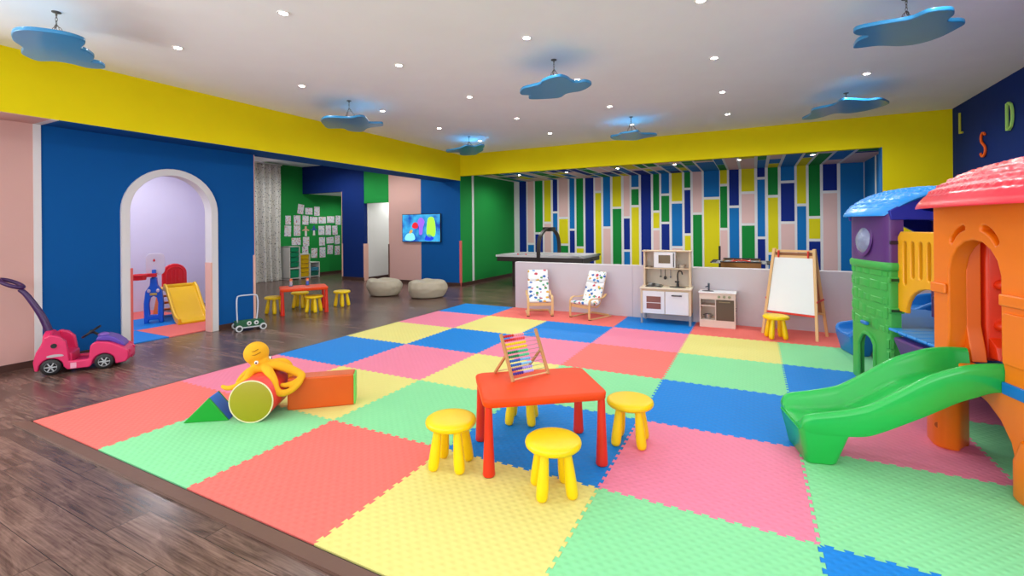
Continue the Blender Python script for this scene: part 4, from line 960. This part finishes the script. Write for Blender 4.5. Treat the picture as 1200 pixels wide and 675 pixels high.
# local x forward, near side is y = -.17
Wc = .17
def notch(cx, r, z0=.085, n=10): return [(cx+r*math.cos(a), z0+r*math.sin(a)) for a in [PI-PI*i/n for i in range(n+1)]]
prof = [(-.30, .05), (-.295, .10)]
low = [(-.33, .05), (-.30, .045)]+notch(-.208, .09, .07)+[(-.09, .035), (.08, .035)]+notch(.19, .088, .07)+[(.28, .04), (.37, .05)]
upper = [(.39, .10), (.388, .15), (.37, .185), (.32, .22), (.24, .265), (.15, .285), (.11, .28), (.085, .25), (.07, .12), (-.075, .12), (-.085, .22), (-.10, .32), (-.15, .375), (-.21, .395), (-.26, .37), (-.285, .30), (-.32, .23), (-.34, .14)]
# outer side shells
for s in (-1, 1):
    MB().prism(low+upper, s*Wc, s*(Wc-.045), 'y').build('side_shell', PK, t, bevel=.014, seg=4)
# core: rear seat box, floor, bonnet
b = MB(); b.prism([(-.30, .10), (-.30, .28), (-.27, .37), (-.22, .39), (-.20, .30), (-.15, .21), (-.06, .19), (-.06, .10)], -.128, .128, 'y'); b.build('seat', PK, t, bevel=.012)
MB().prism([(-.12, .06), (-.12, .10), (.14, .10), (.14, .06)], -.13, .13, 'y').build('floor_pan', mat('deep_pink_plastic', '#c81a58', .4), t, bevel=.006)
MB().prism([(.09, .07), (.09, .26), (.15, .275), (.25, .255), (.33, .21), (.375, .175), (.395, .14), (.40, .09), (.375, .055)], -.13, .13, 'y').build('bonnet_base', PK, t, bevel=.012)
# tall backrest arch seen behind the near armrest
bk = [(-.128, .16), (-.128, .33)]+[( .128*math.cos(a), .335+.085*math.sin(a)) for a in [PI-PI*i/12 for i in range(13)]]+[(.128, .16)]
MB().prism(bk, -.285, -.225, 'x').build('backrest', PK, t, bevel=.014, seg=4)
MB().prism([(.11, .285), (.13, .325), (.20, .33), (.27, .30), (.335, .24), (.355, .20), (.32, .205), (.22, .268)], -.10, .10, 'y').build('bonnet_cover', PU2, t, bevel=.012)
MB().ball((.16, 0, .325), (.05, .045, .025), 16, 10).build('dash_bump', mat('violet_light', '#8a60b8', .3), t)
MB().tube([(.13, 0, .32), (.075, 0, .36)], .012, 10).build('steering_column', TY, t)
c0 = Vector((.06, 0, .365)); ax = Vector((-.6, 0, .8)); e1 = Vector((0, 1, 0)); e2 = ax.cross(e1)
MB().tube([c0+e1*.082*math.cos(a)+e2*.082*math.sin(a) for a in [2*PI*i/28 for i in range(28)]], .011, 8, closed=True).strip([c0-e1*.08, c0+e1*.08], e2, .035, .012).ball(c0, .02).build('steering_wheel', TY, t)
hp = catmull([(-.25, 0, .33), (-.275, 0, .44), (-.315, 0, .56), (-.37, 0, .68), (-.43, 0, .79), (-.475, 0, .845)], 6)
MB().tube(hp, [.036-.014*i/(len(hp)-1) for i in range(len(hp))], 12).tube([(-.535+.083*math.cos(a), .05*math.sin(a)*1.05, .905-.042*math.cos(a)+.012*math.sin(a)) for a in [2*PI*i/28 for i in range(28)]], .019, 10, closed=True).build('push_handle', PU, t)
for x in (-.208, .196):
    for s in (-1, 1):
        wheel((x, s*(Wc-.012), .078), s, .078, .05, RM, TY, spokes=6)
MB().cyl((-.185, -Wc-.001, .285), (-.185, -Wc-.008, .285), .023, n=18).build('fuel_cap', TY, t)
MB().prism(cat2([(-.24, .188), (-.19, .20), (-.13, .196), (-.115, .178), (-.17, .175), (-.225, .172)], 3), -Wc-.0015, -Wc-.0002, 'y').build('fender_sticker', mat('sticker_silver', '#b8b0b4', .4), t)
MB().box(-.065, -.02, -Wc-.0015, -Wc+.0, .045, .1).build('side_sticker', mat('sticker_pink', '#e8a0b8', .5), t)
MB().box(.39, .405, -.07, .07, .07, .10).build('number_plate', mat('deep_pink_plastic', '#c81a58', .4), t)
for s in (-1, 1): MB().ball((.388, s*.10, .15), (.016, .028, .018), 12, 8).build('headlight', mat('deep_pink_plastic', '#c81a58', .4), t)

# ---------------- arch room toys
RB = mat('toy_blue', '#0c62d8', .35, coat=.2); RR = mat('toy_red', '#dc1420', .35, coat=.2); RY = mat('toy_yellow', '#f6c40a', .35, coat=.2); RO = mat('toy_orange2', '#f07810', .4); TWH = mat('toy_white', '#e0d8e2', .4)
t = thing('slide_climber', 'yellow toy slide with red arched back and orange steps, seen through the arch', 'play slide', (-3.43, 2.75, MT), math.radians(-10))
# local x = downhill, y = across
st = [(0.04, .50), (.08, .505), (.18, .44), (.30, .30), (.42, .16), (.52, .07), (.62, .035), (.68, .03)]
rings = []
for x, z in st:
    rings.append([(x, -.22, z-.03), (x, -.22, z+.055), (x, -.205, z+.065), (x, -.185, z+.055), (x, -.17, z), (x, .17, z), (x, .185, z+.055), (x, .205, z+.065), (x, .22, z+.055), (x, .22, z-.03)])
MB().loft(rings).build('chute', RY, t, bevel=.006, seg=2)
MB().box(-.22, .06, -.22, .22, .455, .50).build('platform', RY, t, bevel=.02)
MB().box(-.16, .02, -.12, .12, .497, .506).build('platform_mat', mat('mint', '#68c0a0', .5), t, bevel=.003)
pn = [(-.17, 0), (-.17, .20)]+arc(0, .20, .17, .16, 180, 0, 12)[1:]+[(.17, 0)]
hl = [(-.11, .06), (.11, .06), (.11, .19)]+arc(0, .19, .11, .11, 0, 180, 8)[1:]
o = panel('arched_back', [pn], .05, RR, t, .014, Matrix.Translation((-.19, 0, .50)) @ Matrix(((0, 0, 1, 0), (1, 0, 0, 0), (0, 1, 0, 0), (0, 0, 0, 1))))
b = MB().tube([(-.160, a, .50+z) for a, z in [(-.12, .05), (-.12, .20)]+arc(0, .20, .12, .11, 180, 0, 10)[1:]+[(.12, .05)]], .010, 8)
for y in (-.05, 0, .05): b.cyl((-.160, y, .55), (-.160, y, .76), .008, n=8)
b.build('back_ribs', RR, t)
MB().tube([(.03, -.2, .52), (.03, .2, .52)], .03, 12).build('front_bar', RR if False else RY, t)
b = MB(); b.prism([(-.52, 0), (-.16, 0), (-.14, .46), (-.26, .46)], -.21, -.17, 'y'); b.prism([(-.52, 0), (-.16, 0), (-.14, .46), (-.26, .46)], .17, .21, 'y')
for q in range(3): b.box(-.44+q*.08, -.34+q*.08, -.17, .17, .09+.12*q, .12+.12*q)
b.build('step_side', RO, t, bevel=.012)
MB().box(-.12, .34, -.02, .02, .02, .06).build('base_bar', mat('toy_green', '#2ca048', .4), t, bevel=.01)
t = thing('toy_hoop', 'blue toy basketball stand with red hoop and white backboard', 'toy basketball hoop', (-3.36, 2.37, MT), math.radians(58)); t.scale = (.78, .9, 1)
HC = (-.21, -.10, .735)
# front faces -y after rotation
ou = [(-.15, 0), (-.155, .30), (-.13, .48), (-.06, .57), (-.05, .68), (.05, .68), (.06, .57), (.13, .48), (.155, .30), (.15, 0), (.09, 0)]+[(.07, .05), (-.07, .05), (-.09, 0)]
ho = [(-.06, .12), (.06, .12), (.07, .3), (.05, .38), (0, .41), (-.05, .38), (-.07, .3)]
XZ = Matrix.Rotation(PI/2, 4, 'X')
panel('body', [ou, ho], .12, RB, t, .016, XZ)
for x in (-.07, .07): MB().ball((x, -.07, .49), .028, 12, 8).build('round_button', TWH, t)
MB().box(-.055, .055, -.075, -.06, .42, .455).build('front_badge', mat('badge_yellow', '#c8b050', .5), t, bevel=.004)
MB().cyl((0, 0, .66), (0, .02, .80), .035, n=14).build('neck', RB, t)
bb = rrect(-.13, .17, .72, 1.05, .08, 6)
panel('backboard', [bb], .02, TWH, t, .006, Matrix.Translation((0, .05, 0)) @ XZ)
MB().prism(cat2([(-.02, .93), (.02, .93), (.0, .97)], 2), .037, .040, 'y').build('backboard_mark', RR, t)
rg = MB().tube([(HC[0]+.11*math.cos(a), HC[1]+.11*math.sin(a), .735) for a in [2*PI*i/28 for i in range(28)]], .014, 8, closed=True)
rg.lathe([(.105, 0), (.10, -.07), (.108, -.07), (.118, 0)], HC, 28, caps=False).box(-.14, .05, -.09, .03, .70, .75)
rg.build('hoop', RR, t)

# ================================================================ BIG PLAY STRUCTURE
OR = mat('orange_plastic', '#f27a08', .38, .05, 50, .05, coat=.1); YO = mat('golden_plastic', '#f5ae08', .38, .05, 50, coat=.1); RO2 = mat('red_orange_plastic', '#e8380c', .38, .05, 50)
GT = mat('tower_green', '#3fae4a', .45, .08, 40, .06); PP = mat('purple_plastic', '#5b2f78', .4, .05, 40); LB = mat('light_blue_plastic', '#2296ee', .35, .04, 50, coat=.15); DB = mat('deck_blue', '#1273c8', .4)
NG = mat('navy_plastic', '#13209a', .4); SG = mat('slide_green', '#1fb84c', .3, .03, 60, coat=.25); RD = mat('roof_red', '#e8283e', .35, .04, 50, coat=.15); TG = mat('back_green', '#14803c', .4)
ps = thing('play_structure', 'large moulded plastic playhouse with green slide, orange front, turret and red and blue roofs', 'playhouse', (5.84, 2.36, MT), math.radians(14))
YZ = Matrix(((0, 0, 1, 0), (1, 0, 0, 0), (0, 1, 0, 0), (0, 0, 0, 1)))   # panel XY -> local YZ, thickness along X
def PX(x): return Matrix.Translation((x, 0, 0)) @ YZ
def slot(c0, c1, r, n=5):
    a = Vector(c0); b2 = Vector(c1); t_ = (b2-a).normalized(); an = math.degrees(math.atan2(t_.y, t_.x))
    return [(b2.x+r*math.cos(math.radians(an-90+180*i/n)), b2.y+r*math.sin(math.radians(an-90+180*i/n))) for i in range(n+1)]+[(a.x+r*math.cos(math.radians(an+90+180*i/n)), a.y+r*math.sin(math.radians(an+90+180*i/n))) for i in range(n+1)]
# front: y to the left (away), so opening y -.37 .. .04
outer = [(.19, .50), (.19, 1.52), (-.88, 1.52), (-.88, 0), (-.62, 0), (-.49, 0), (-.47, .12), (-.43, .25), (-.36, .34), (-.27, .40), (-.17, .43), (-.02, .45), (.02, .48)]
door = [(.04, .68), (.055, .60), (-.385, .60), (-.37, .70), (-.37, 1.10)]+arc(-.165, 1.10, .205, .205, 180, 0, 14)[1:]
s1 = cat2([(-.03, 1.345), (-.06, 1.385), (-.10, 1.40), (-.115, 1.375), (-.085, 1.35), (-.05, 1.315)], 3)
s1 = [(.03, 1.305), (.0, 1.35), (-.045, 1.385), (-.09, 1.395), (-.10, 1.37), (-.06, 1.355), (-.02, 1.325), (.01, 1.285)]
s2 = [(-.33-a, z) for a, z in s1]
# stone-arch facade of the orange house
arch_o = [(.04, .70), (.06, .62), (.06, .56), (-.39, .56), (-.39, .62), (-.37, .70), (-.37, 1.12), (-.345, 1.20), (-.30, 1.255), (-.24, 1.295), (-.165, 1.31), (-.09, 1.295), (-.03, 1.255), (.015, 1.20), (.04, 1.12)]
panel('front_panel', [outer, arch_o, cat2(s1, 2), cat2(s2, 2)], .10, OR, ps, .012, PX(.05))
# raised trim on the facade
b = MB(); b.tube([(-.004, y, z) for y, z in [(.06, 1.10)]+arc(-.165, 1.10, .225, .228, 0, 180, 16)+[(-.39, 1.10)]], .014, 8)
b.build('arch_moulding', OR, ps)
MB().box(-.022, .0, -.88, -.385, .965, 1.03).build('ledge', OR, ps, bevel=.012)
MB().box(-.022, 0, .045, .185, .965, 1.03).build('ledge', OR, ps, bevel=.012)
MB().box(-.012, .0, -.60, -.60+.012, 1.05, 1.5).box(-.014, 0, -.55, -.40, .66, .93).box(-.010, 0, -.80, -.58, .66, .93).build('raised_panel', OR, ps, bevel=.006)
# legs
MB().loft([[(x+ex*dx, y+ey*dy, z) for x, y, ex, ey in [(*p, (1 if p[0] > .04 else -1), (1 if p[1] > .1 else -1)) for p in cat2([(-.065, .09), (-.045, .03), (-.005, .01), (.05, .02), (.15, .12), (.15, .17), (.10, .20), (-.03, .20)], 3)]] for z, dx, dy in ((.0, -.012, -.012), (.02, 0, 0), (.45, 0, 0), (.52, -.01, -.01))]).build('leg', OR, ps, ang=50)
MB().cyl((-.056, .05, .14), (-.046, .06, .14), .018, n=14).build('leg_recess', mat('dark_orange', '#a84806', .5), ps)
MB().loft([[(x+ex*dx, y+ey*dy, z) for x, y, ex, ey in [(*p, (1 if p[0] > .0 else -1), (1 if p[1] > -.6 else -1)) for p in rrect(-.06, .14, -.72, -.50, .05, 5)]] for z, dx, dy in ((.0, -.012, -.012), (.02, 0, 0), (.20, 0, 0), (.30, -.02, -.02))]).build('leg', OR, ps, ang=50)
# jamb depth and red corner post behind it
MB().prism([(.04, 1.12), (.04, .78), (.02, .70), (-.0, .62), (-.01, .56), (.18, .56), (.18, 1.5), (.04, 1.5)], .09, .17, 'x').build('door_jamb', mat('jamb_orange', '#ee6a08', .4), ps, bevel=.008)
MB().prism([(-.37, 1.12), (-.37, .70), (-.36, .56), (-.52, .56), (-.52, 1.5), (-.37, 1.5)], .09, .17, 'x').build('door_jamb', mat('jamb_orange', '#ee6a08', .4), ps, bevel=.008)
b = MB(); b.box(.19, .29, .03, .16, .56, 1.5)
b.build('corner_post', RO2, ps, bevel=.02)
for z in (1.03, .78):
    MB().ball((.27, .02, z), (.045, .05, .035), 14, 10).build('post_clamp', RO2, ps)
MB().prism([(.06, .58), (-.05, .58), (-.03, .66), (.02, .70), (.06, .72)], .2, .32, 'x').build('post_foot', RO2, ps, bevel=.01)
MB().box(.86, .96, .03, .18, .0, 1.5).build('rear_post', RO2, ps, bevel=.02)
MB().box(.86, .96, -.88, -.73, .0, 1.5).build('rear_post', RO2, ps, bevel=.02)
# roofs
def roof(name, x0, x1, y0, y1, z0, rise, m_, nx=150, ny=64, rows=9, colsn=9, kx=3.2):
    vs = []; fs = []; cx, cy, hx, hy = (x0+x1)/2, (y0+y1)/2, (x1-x0)/2, (y1-y0)/2
    def pos(u, v):
        return cx+hx*u*math.sqrt(1-v*v/kx), cy+hy*v*math.sqrt(1-u*u/kx)
    for lay in (0, 1):
        for i in range(nx+1):
            for j in range(ny+1):
                u = -1+2*i/nx; v = -1+2*j/ny; X, Y = pos(u, v)
                e = max(abs(u), abs(v)); edge = min(1, (1-e)/.05)
                z = z0+rise*(1-abs(u)**2.1)*(1-.12*v*v)
                if lay == 0:
                    z += .018*math.sqrt(max(0, edge))+.012
                    s = (1-abs(u))*rows*(1 if True else 1); cc = (v*hy/.075)
                    r_i = math.floor(s); cc2 = cc+(.5 if r_i % 2 else 0); fx = cc2-math.floor(cc2)-.5
                    s2_ = s-.28*(1-math.cos(2*PI*(fx)))*.5*0 - .35*(fx*fx*4)
                    r2 = math.floor(s2_); ff = s2_-r2
                    if .06 < 1-e: z += .02*(1-ff)*min(1, (1-e-.06)/.03)
                    if ff < .10 and .06 < 1-e: z -= .012
                else:
                    z -= .022*(1 if edge > 0 else 0)*min(1, edge)
                vs.append((X, Y, z))
    K = ny+1; O2 = (nx+1)*K
    for i in range(nx):
        for j in range(ny):
            a = i*K+j; fs.append((a, a+K, a+K+1, a+1)); fs.append((O2+a, O2+a+1, O2+a+K+1, O2+a+K))
    for i in range(nx):
        fs.append((i*K, O2+i*K, O2+(i+1)*K, (i+1)*K)); a = i*K+ny; fs.append((a, a+K, O2+a+K, O2+a))
    for j in range(ny):
        fs.append((j, j+1, O2+j+1, O2+j)); a = nx*K+j; fs.append((a, O2+a, O2+a+1, a+1))
    return MB().add(vs, fs).build(name, m_, ps, ang=35)
roof('red_roof', -.20, 1.16, -1.10, .34, 1.50, .27, RD, rows=9)
roof('blue_roof', .0, 1.03, .92, 1.80, 1.475, .205, LB, rows=9, kx=2.5)
# orange end panels under the red roof (rear)
panel('rear_panel', [[(.19, .56), (.19, 1.5), (-.88, 1.5), (-.88, .56)], [(.0, .62), (-.68, .62), (-.68, 1.1)]+arc(-.34, 1.1, .34, .22, 180, 0, 12)[1:]], .06, OR, ps, .01, PX(.93))
# turret: bulging wall
def tplan(off=0, n=10):
    pts = []
    R = .10
    # outside going from near-rear corner, round the front, to the far-rear corner (x = depth, y = along)
    base = [(.24, 1.0), (.16, 1.0), (.14, 1.015), (.125, 1.06), (.115, 1.2), (.11, 1.34), (.115, 1.48), (.125, 1.58), (.14, 1.63), (.17, 1.65), (.24, 1.65)]
    c = (.16, 1.34)
    o = []
    for i, (x, y) in enumerate(base):
        a = base[max(i-1, 0)]; b2 = base[min(i+1, len(base)-1)]; t_ = Vector((b2[0]-a[0], b2[1]-a[1])).normalized(); nn = Vector((-t_.y, t_.x))
        o.append((x+nn.x*off, y+nn.y*off))
    return o
def turret_wall(z0, z1, off, name, m_, holes=None):
    A = catmull([(x, y, 0) for x, y in tplan(off)], 4); B = catmull([(x, y, 0) for x, y in tplan(off-.03)], 4)
    ring_ = [(p.x, p.y) for p in A]+[(p.x, p.y) for p in B[::-1]]
    return MB().prism(ring_, z0, z1, 'z')
def tpt(s, z, off=0):
    """point on the turret skin, s = 0 near side .. 1 far side"""
    A = catmull([(x, y, 0) for x, y in tplan(off)], 6); k = s*(len(A)-1); i = int(k); f_ = k-i; p = A[i].lerp(A[min(i+1, len(A)-1)], f_); return Vector((p.x, p.y, z))
# lower green wall is gridded so the little doorway is a real opening
def skin(z0, z1, off, hole, nz=40, ns=72):
    vs = []; fs = []; idx = {}
    for lay, o_ in ((0, off), (1, off-.035)):
        for k in range(nz+1):
            for i in range(ns+1):
                s = .02+.96*i/ns; z = z0+(z1-z0)*k/nz; idx[(lay, k, i)] = len(vs); vs.append(tuple(tpt(s, z, o_)))
    solid = {}
    for k in range(nz):
        for i in range(ns):
            s = .02+.96*(i+.5)/ns; z = z0+(z1-z0)*(k+.5)/nz; solid[(k, i)] = not hole(s, z)
    for (k, i), ok in solid.items():
        if not ok: continue
        fs.append((idx[0, k, i], idx[0, k, i+1], idx[0, k+1, i+1], idx[0, k+1, i])); fs.append((idx[1, k, i], idx[1, k+1, i], idx[1, k+1, i+1], idx[1, k, i+1]))
        for (dk, di, a, b2) in ((-1, 0, (k, i), (k, i+1)), (1, 0, (k+1, i), (k+1, i+1)), (0, -1, (k, i), (k+1, i)), (0, 1, (k, i+1), (k+1, i+1))):
            if not solid.get((k+dk, i+di), False): fs.append((idx[(0,)+a], idx[(0,)+b2], idx[(1,)+b2], idx[(1,)+a]))
    return MB().add(vs, fs)
tl = [0]; 
TA = catmull([(x, y, 0) for x, y in tplan(0)], 6)
def door_hole(s, z):
    p = tpt(s, 0); y = p.y-1.30; zz = z-.04
    if p.x > .14 or z < .05: return False
    hw = .135
    return abs(y) < hw and (zz < .26 or (y/hw)**2+((zz-.26)/.15)**2 < 1)
skin(0, 1.05, 0, door_hole, 70, 110).build('turret_wall', GT, ps, ang=45)
MB().loft([[(p.x, p.y, z) for p in catmull([(x, y, 0) for x, y in tplan(o_)], 4)]+[(p.x, p.y, z) for p in catmull([(x, y, 0) for x, y in tplan(-.03)], 4)[::-1]] for z, o_ in ((1.02, .004), (1.03, .018), (1.07, .022), (1.09, .010))]).build('turret_ledge', GT, ps, ang=50)
turret_wall(1.07, 1.50, .004, 'upper', PP).build('turret_top', PP, ps, ang=50)
# stone relief on the green wall
rs = random.Random(3); b = MB()
zr = .50
while zr < .98:
    s = .16+rs.uniform(0, .05)
    while s < .88:
        w_ = rs.uniform(.07, .13); h_ = rs.uniform(.07, .12)
        q = [tpt(s+.008, zr+.008, .001), tpt(min(s+w_, .95)-.008, zr+.008+rs.uniform(0, .015), .001), tpt(min(s+w_, .95)-.008, zr+h_-.008, .001), tpt(s+.008, zr+h_-.008-rs.uniform(0, .015), .001)]
        m_ = [tpt(s+.02, zr+.016, .007), tpt(min(s+w_, .95)-.02, zr+.018, .007), tpt(min(s+w_, .95)-.02, zr+h_-.018, .007), tpt(s+.02, zr+h_-.018, .007)]
        b.add(q+m_, [(4, 5, 6, 7), (0, 1, 5, 4), (1, 2, 6, 5), (2, 3, 7, 6), (3, 0, 4, 7)])
        s += w_
    zr += .115
b.build('stone_relief', GT, ps, ang=30); b = MB()
for zr in (.08, .18, .28, .38):
    for s in (.08, .17):
        q = [tpt(s, zr, .001), tpt(s+.07, zr, .001), tpt(s+.07, zr+.085, .001), tpt(s, zr+.085, .001)]; m_ = [tpt(s+.01, zr+.01, .009), tpt(s+.06, zr+.01, .009), tpt(s+.06, zr+.075, .009), tpt(s+.01, zr+.075, .009)]
        b.add(q+m_, [(4, 5, 6, 7), (0, 1, 5, 4), (1, 2, 6, 5), (2, 3, 7, 6), (3, 0, 4, 7)])
b.build('stone_relief', GT, ps, ang=30)
dpts = [(-.135, .04), (-.135, .30)]+[(.135*math.cos(a)*1.0, .30+.15*math.sin(a)) for a in [PI-PI*i/12 for i in range(1, 12)]]+[(.135, .30), (.135, .04)]
def on_skin(y, z, off): 
    best = min(range(len(TA)), key=lambda k: abs(TA[k].y-y)+(10 if TA[k].x > .15 else 0)); s = best/(len(TA)-1); return tpt(s, z, off)
b = MB().tube([on_skin(1.30+a, z, .004) for a, z in dpts], .016, 8); b.build('door_moulding', GT, ps)
for z in (.95, .70, .23):
    MB().box(.125, .235, .975, .999, z-.022, z+.022).build('side_bracket', GT, ps, bevel=.008)
    MB().box(.14, .215, .9735, .976, z-.011, z+.011).build('bracket_slot', mat('slot_dark', '#10401a', .6), ps)
MB().box(.14, .22, .985, 1.003, 1.24, 1.27).build('bracket_slot', mat('slot_purple', '#241030', .6), ps, bevel=.006)
MB().box(.055, .085, 1.20, 1.30, .535, .565).build('blue_badge', DB, ps, bevel=.01)
# porthole
pc = Vector((.106, 1.34, 1.27)); Mr = Matrix.Translation(pc) @ Matrix.Rotation(-PI/2+.12, 4, 'Y')
MB().lathe([(.112, 0), (.12, .006), (.14, .008), (.15, 0)], n=36, M=Mr).build('porthole_rim', PP, ps, ang=60)
MB().lathe([(.0001, .045), (.06, .038), (.10, .018), (.115, 0)], n=36, M=Mr).build('porthole_bubble', mat('bubble_grey', '#8d95b4', .12, 1, 22, .25, vscale=20), ps, ang=70)
# navy gable under the blue roof, facing the camera side
gb = [(.515+.44*u, 1.462+.185*(1-abs(u)**2.1)) for u in [-.86+1.72*i/20 for i in range(21)]]+[(.86, 1.30), (.78, 1.27), (.68, 1.33), (.56, 1.40), (.42, 1.435), (.28, 1.44), (.15, 1.44)]
panel('gable', [gb, slot((.38, 1.54), (.60, 1.50), .026)], .04, NG, ps, .006, Matrix.Translation((0, 1.0, 0)) @ XZ)
panel('gable', [gb], .04, NG, ps, .006, Matrix.Translation((0, 1.70, 0)) @ XZ)
MB().box(.80, .92, 1.0, 1.12, 0, 1.5).build('rear_tower_post', PP, ps, bevel=.02)
MB().box(.80, .92, 1.58, 1.70, 0, 1.5).build('rear_tower_post', PP, ps, bevel=.02)
# railings
def railing(name, x, y0, y1, zt, zb, ac, m_):
    n = int((y1-y0-.16)/.085); ol = [(y0, zb), (y0, zt-.04), (y0+.04, zt), (y1-.04, zt), (y1, zt-.04), (y1, zb)]
    hw = (y1-y0)/2*.72
    ol += [(ac+hw*math.cos(a), zb+.20*math.sin(a)) for a in [PI*i/14 for i in range(15)]]
    ol = rrect(y0, y1, zb, zt, .04, 4)
    ol = [(y1, zb), (y1, zt-.04), (y1-.04, zt), (y0+.04, zt), (y0, zt-.04), (y0, zb)]+[(ac-hw*math.cos(a), zb+.22*math.sin(a)) for a in [PI*i/14 for i in range(15)]]
    hs = [slot((y0+.10+k*(y1-y0-.2)/(n-1), zt-.40+(.06 if 0 < k < n-1 else 0)), (y0+.10+k*(y1-y0-.2)/(n-1), zt-.10), .023) for k in range(n)]
    return panel(name, [ol]+hs, .036, m_, ps, .010, PX(x))
railing('front_railing', .215, .20, 1.0, 1.345, .70, .60, YO)
railing('rear_railing', .93, .20, 1.70, 1.345, .62, .95, YO)
# small red and white badge on the railing
o = MB().box(.181, .184, .40, .47, .86, .945).build('maker_badge', mat('badge_red', '#b81e34', .4), ps)
MB().tube([(.179, .455, .875), (.179, .44, .92), (.179, .425, .925), (.179, .415, .875)], .004, 6).tube([(.179, .448, .895), (.179, .42, .895)], .004, 6).build('badge_mark', mat('badge_white', '#f0e8e8', .4), o)
# deck
MB().prism([(.02, -.88), (.98, -.88), (.98, 2.1), (.55, 2.1), (.55, 1.72), (.20, 1.64), (.20, .2), (.02, .2)], .50, .545, 'z').build('deck', DB, ps, bevel=.01)
b = MB()
for k in range(6): b.box(.12, .60, .24+k*.125, .24+k*.125+.115, .545, .565)
b.build('deck_boards', LB, ps, bevel=.006, seg=2)
MB().prism([(.10, .25), (.10, .95), (.13, .92), (.13, .28)], 0, .0, 'z') if False else None
MB().loft([[(x, y, z) for x, y in ((.14+i_, .24+i_), (.94-i_, .24+i_), (.94-i_, .96-i_), (.14+i_, .96-i_))] for z, i_ in ((.30, .05), (.48, .0), (.50, 0))]).build('base_tub', PP, ps, bevel=.02)
MB().box(.10, .96, -.86, .02, .40, .50).build('sub_frame', PP, ps, bevel=.01)
MB().box(.22, .34, .97, 1.0, .36, .44).build('mint_plate', mat('mint_plate', '#5ccc9a', .4), ps, bevel=.004)
panel('climber_panel', [[(1.0, .56), (1.70, .56), (1.66, .82), (1.5, .96), (1.3, .98), (1.12, .9)]], .05, TG, ps, .012, PX(.87))
MB().tube([(.0, -.37, .535), (.0, -.88, .535)], .034, 4).build('blue_rail', DB, ps) if False else MB().box(-.012, .03, -.88, -.39, .495, .56).build('blue_rail', DB, ps, bevel=.006)
# yellow dome seat and purple bin seen through the doorway
MB().lathe([(.0001, .05), (.09, .045), (.13, .02), (.14, 0), (.0001, 0)], (.70, .55, .565), 24).build('yellow_cap', YO, ps)
MB().lathe([(.0001, 0), (.15, 0), (.17, .20), (.18, .20), (.18, .23), (.0001, .23)], (.80, 1.30, .545), 24).build('purple_bin', PP, ps)

# slide: lofted trough
def slide(parent, m_, org=(0, 0, 0), W=.40, name='slide', rot=0):
    P = [(.06, .648, .49, .50), (-.03, .648, .49, .50), (-.12, .638, .455, .505), (-.20, .615, .42, .49), (-.33, .560, .345, .44), (-.47, .468, .27, .345), (-.56, .410, .225, .285), (-.64, .366, .195, .245),
         (-.77, .330, .185, .225), (-.86, .312, .185, .222), (-.91, .302, .19, .222), (-.945, .285, .195, .22), (-.965, .25, .20, .215)]
    # smooth interpolate
    V4 = catmull([(x, z, b2) for x, z, b2, f_ in P], 5); F4 = catmull([(x, f_, 0) for x, z, b2, f_ in P], 5)
    rings = []
    for v, fz in zip(V4, F4):
        x, rz, bz, iz = v.x, v.y, v.z, fz.y
        e = max(0, (-.90-x)/.065); w = W*(1-.06*e*e); y0, y1 = -w/2, w/2
        # skirts drop below the tray
        rg = [(y0+.012, bz), (y0, bz+.03), (y0-.004, rz-.03), (y0+.004, rz-.006), (y0+.02, rz), (y0+.036, rz-.006), (y0+.046, rz-.03), (y0+.062, iz+.02), (y0+.085, iz+.002), (y0+.12, iz-.002)]
        rg = rg+[(-a, z) for a, z in rg[::-1]]
        rings.append([(x, y, z) for y, z in rg])
    Mx = Matrix.Translation(org) @ Matrix.Rotation(rot, 4, 'Z')
    o = MB().loft(rings, M=Mx).build(name, m_, parent, ang=60)
    # hollow foot
    ft = []
    for z, xa, xb, hw in ((.0, -.925, -.775, .155), (.012, -.935, -.765, .165), (.205, -.975, -.70, W/2-.012)):
        ft.append([(x, y, z) for x, y in rrect(xa, xb, -hw, hw, .035, 4)])
    MB().loft(ft, M=Mx).build(name+'_foot', m_, parent, ang=50)
    return o
slide(ps, SG, (0, -.185, 0))
slide(ps, DB, (.98+.36, 2.42, 0), name='rear_slide', W=.42)
MB().box(.98, 1.45, 2.15, 2.72, .46, .52).build('rear_deck', DB, ps, bevel=.01)

# ================================================================ world and view
w = bpy.data.worlds.new('world'); sc.world = w; w.use_nodes = True
w.node_tree.nodes['Background'].inputs[0].default_value = (.8, .85, 1, 1); w.node_tree.nodes['Background'].inputs[1].default_value = .3
vs_ = sc.view_settings; vs_.view_transform = 'Standard'; vs_.look = 'None'; vs_.gamma = 1; vs_.use_curve_mapping = False; vs_.exposure = 0.24
sc.cycles.max_bounces = 16; sc.cycles.diffuse_bounces = 10
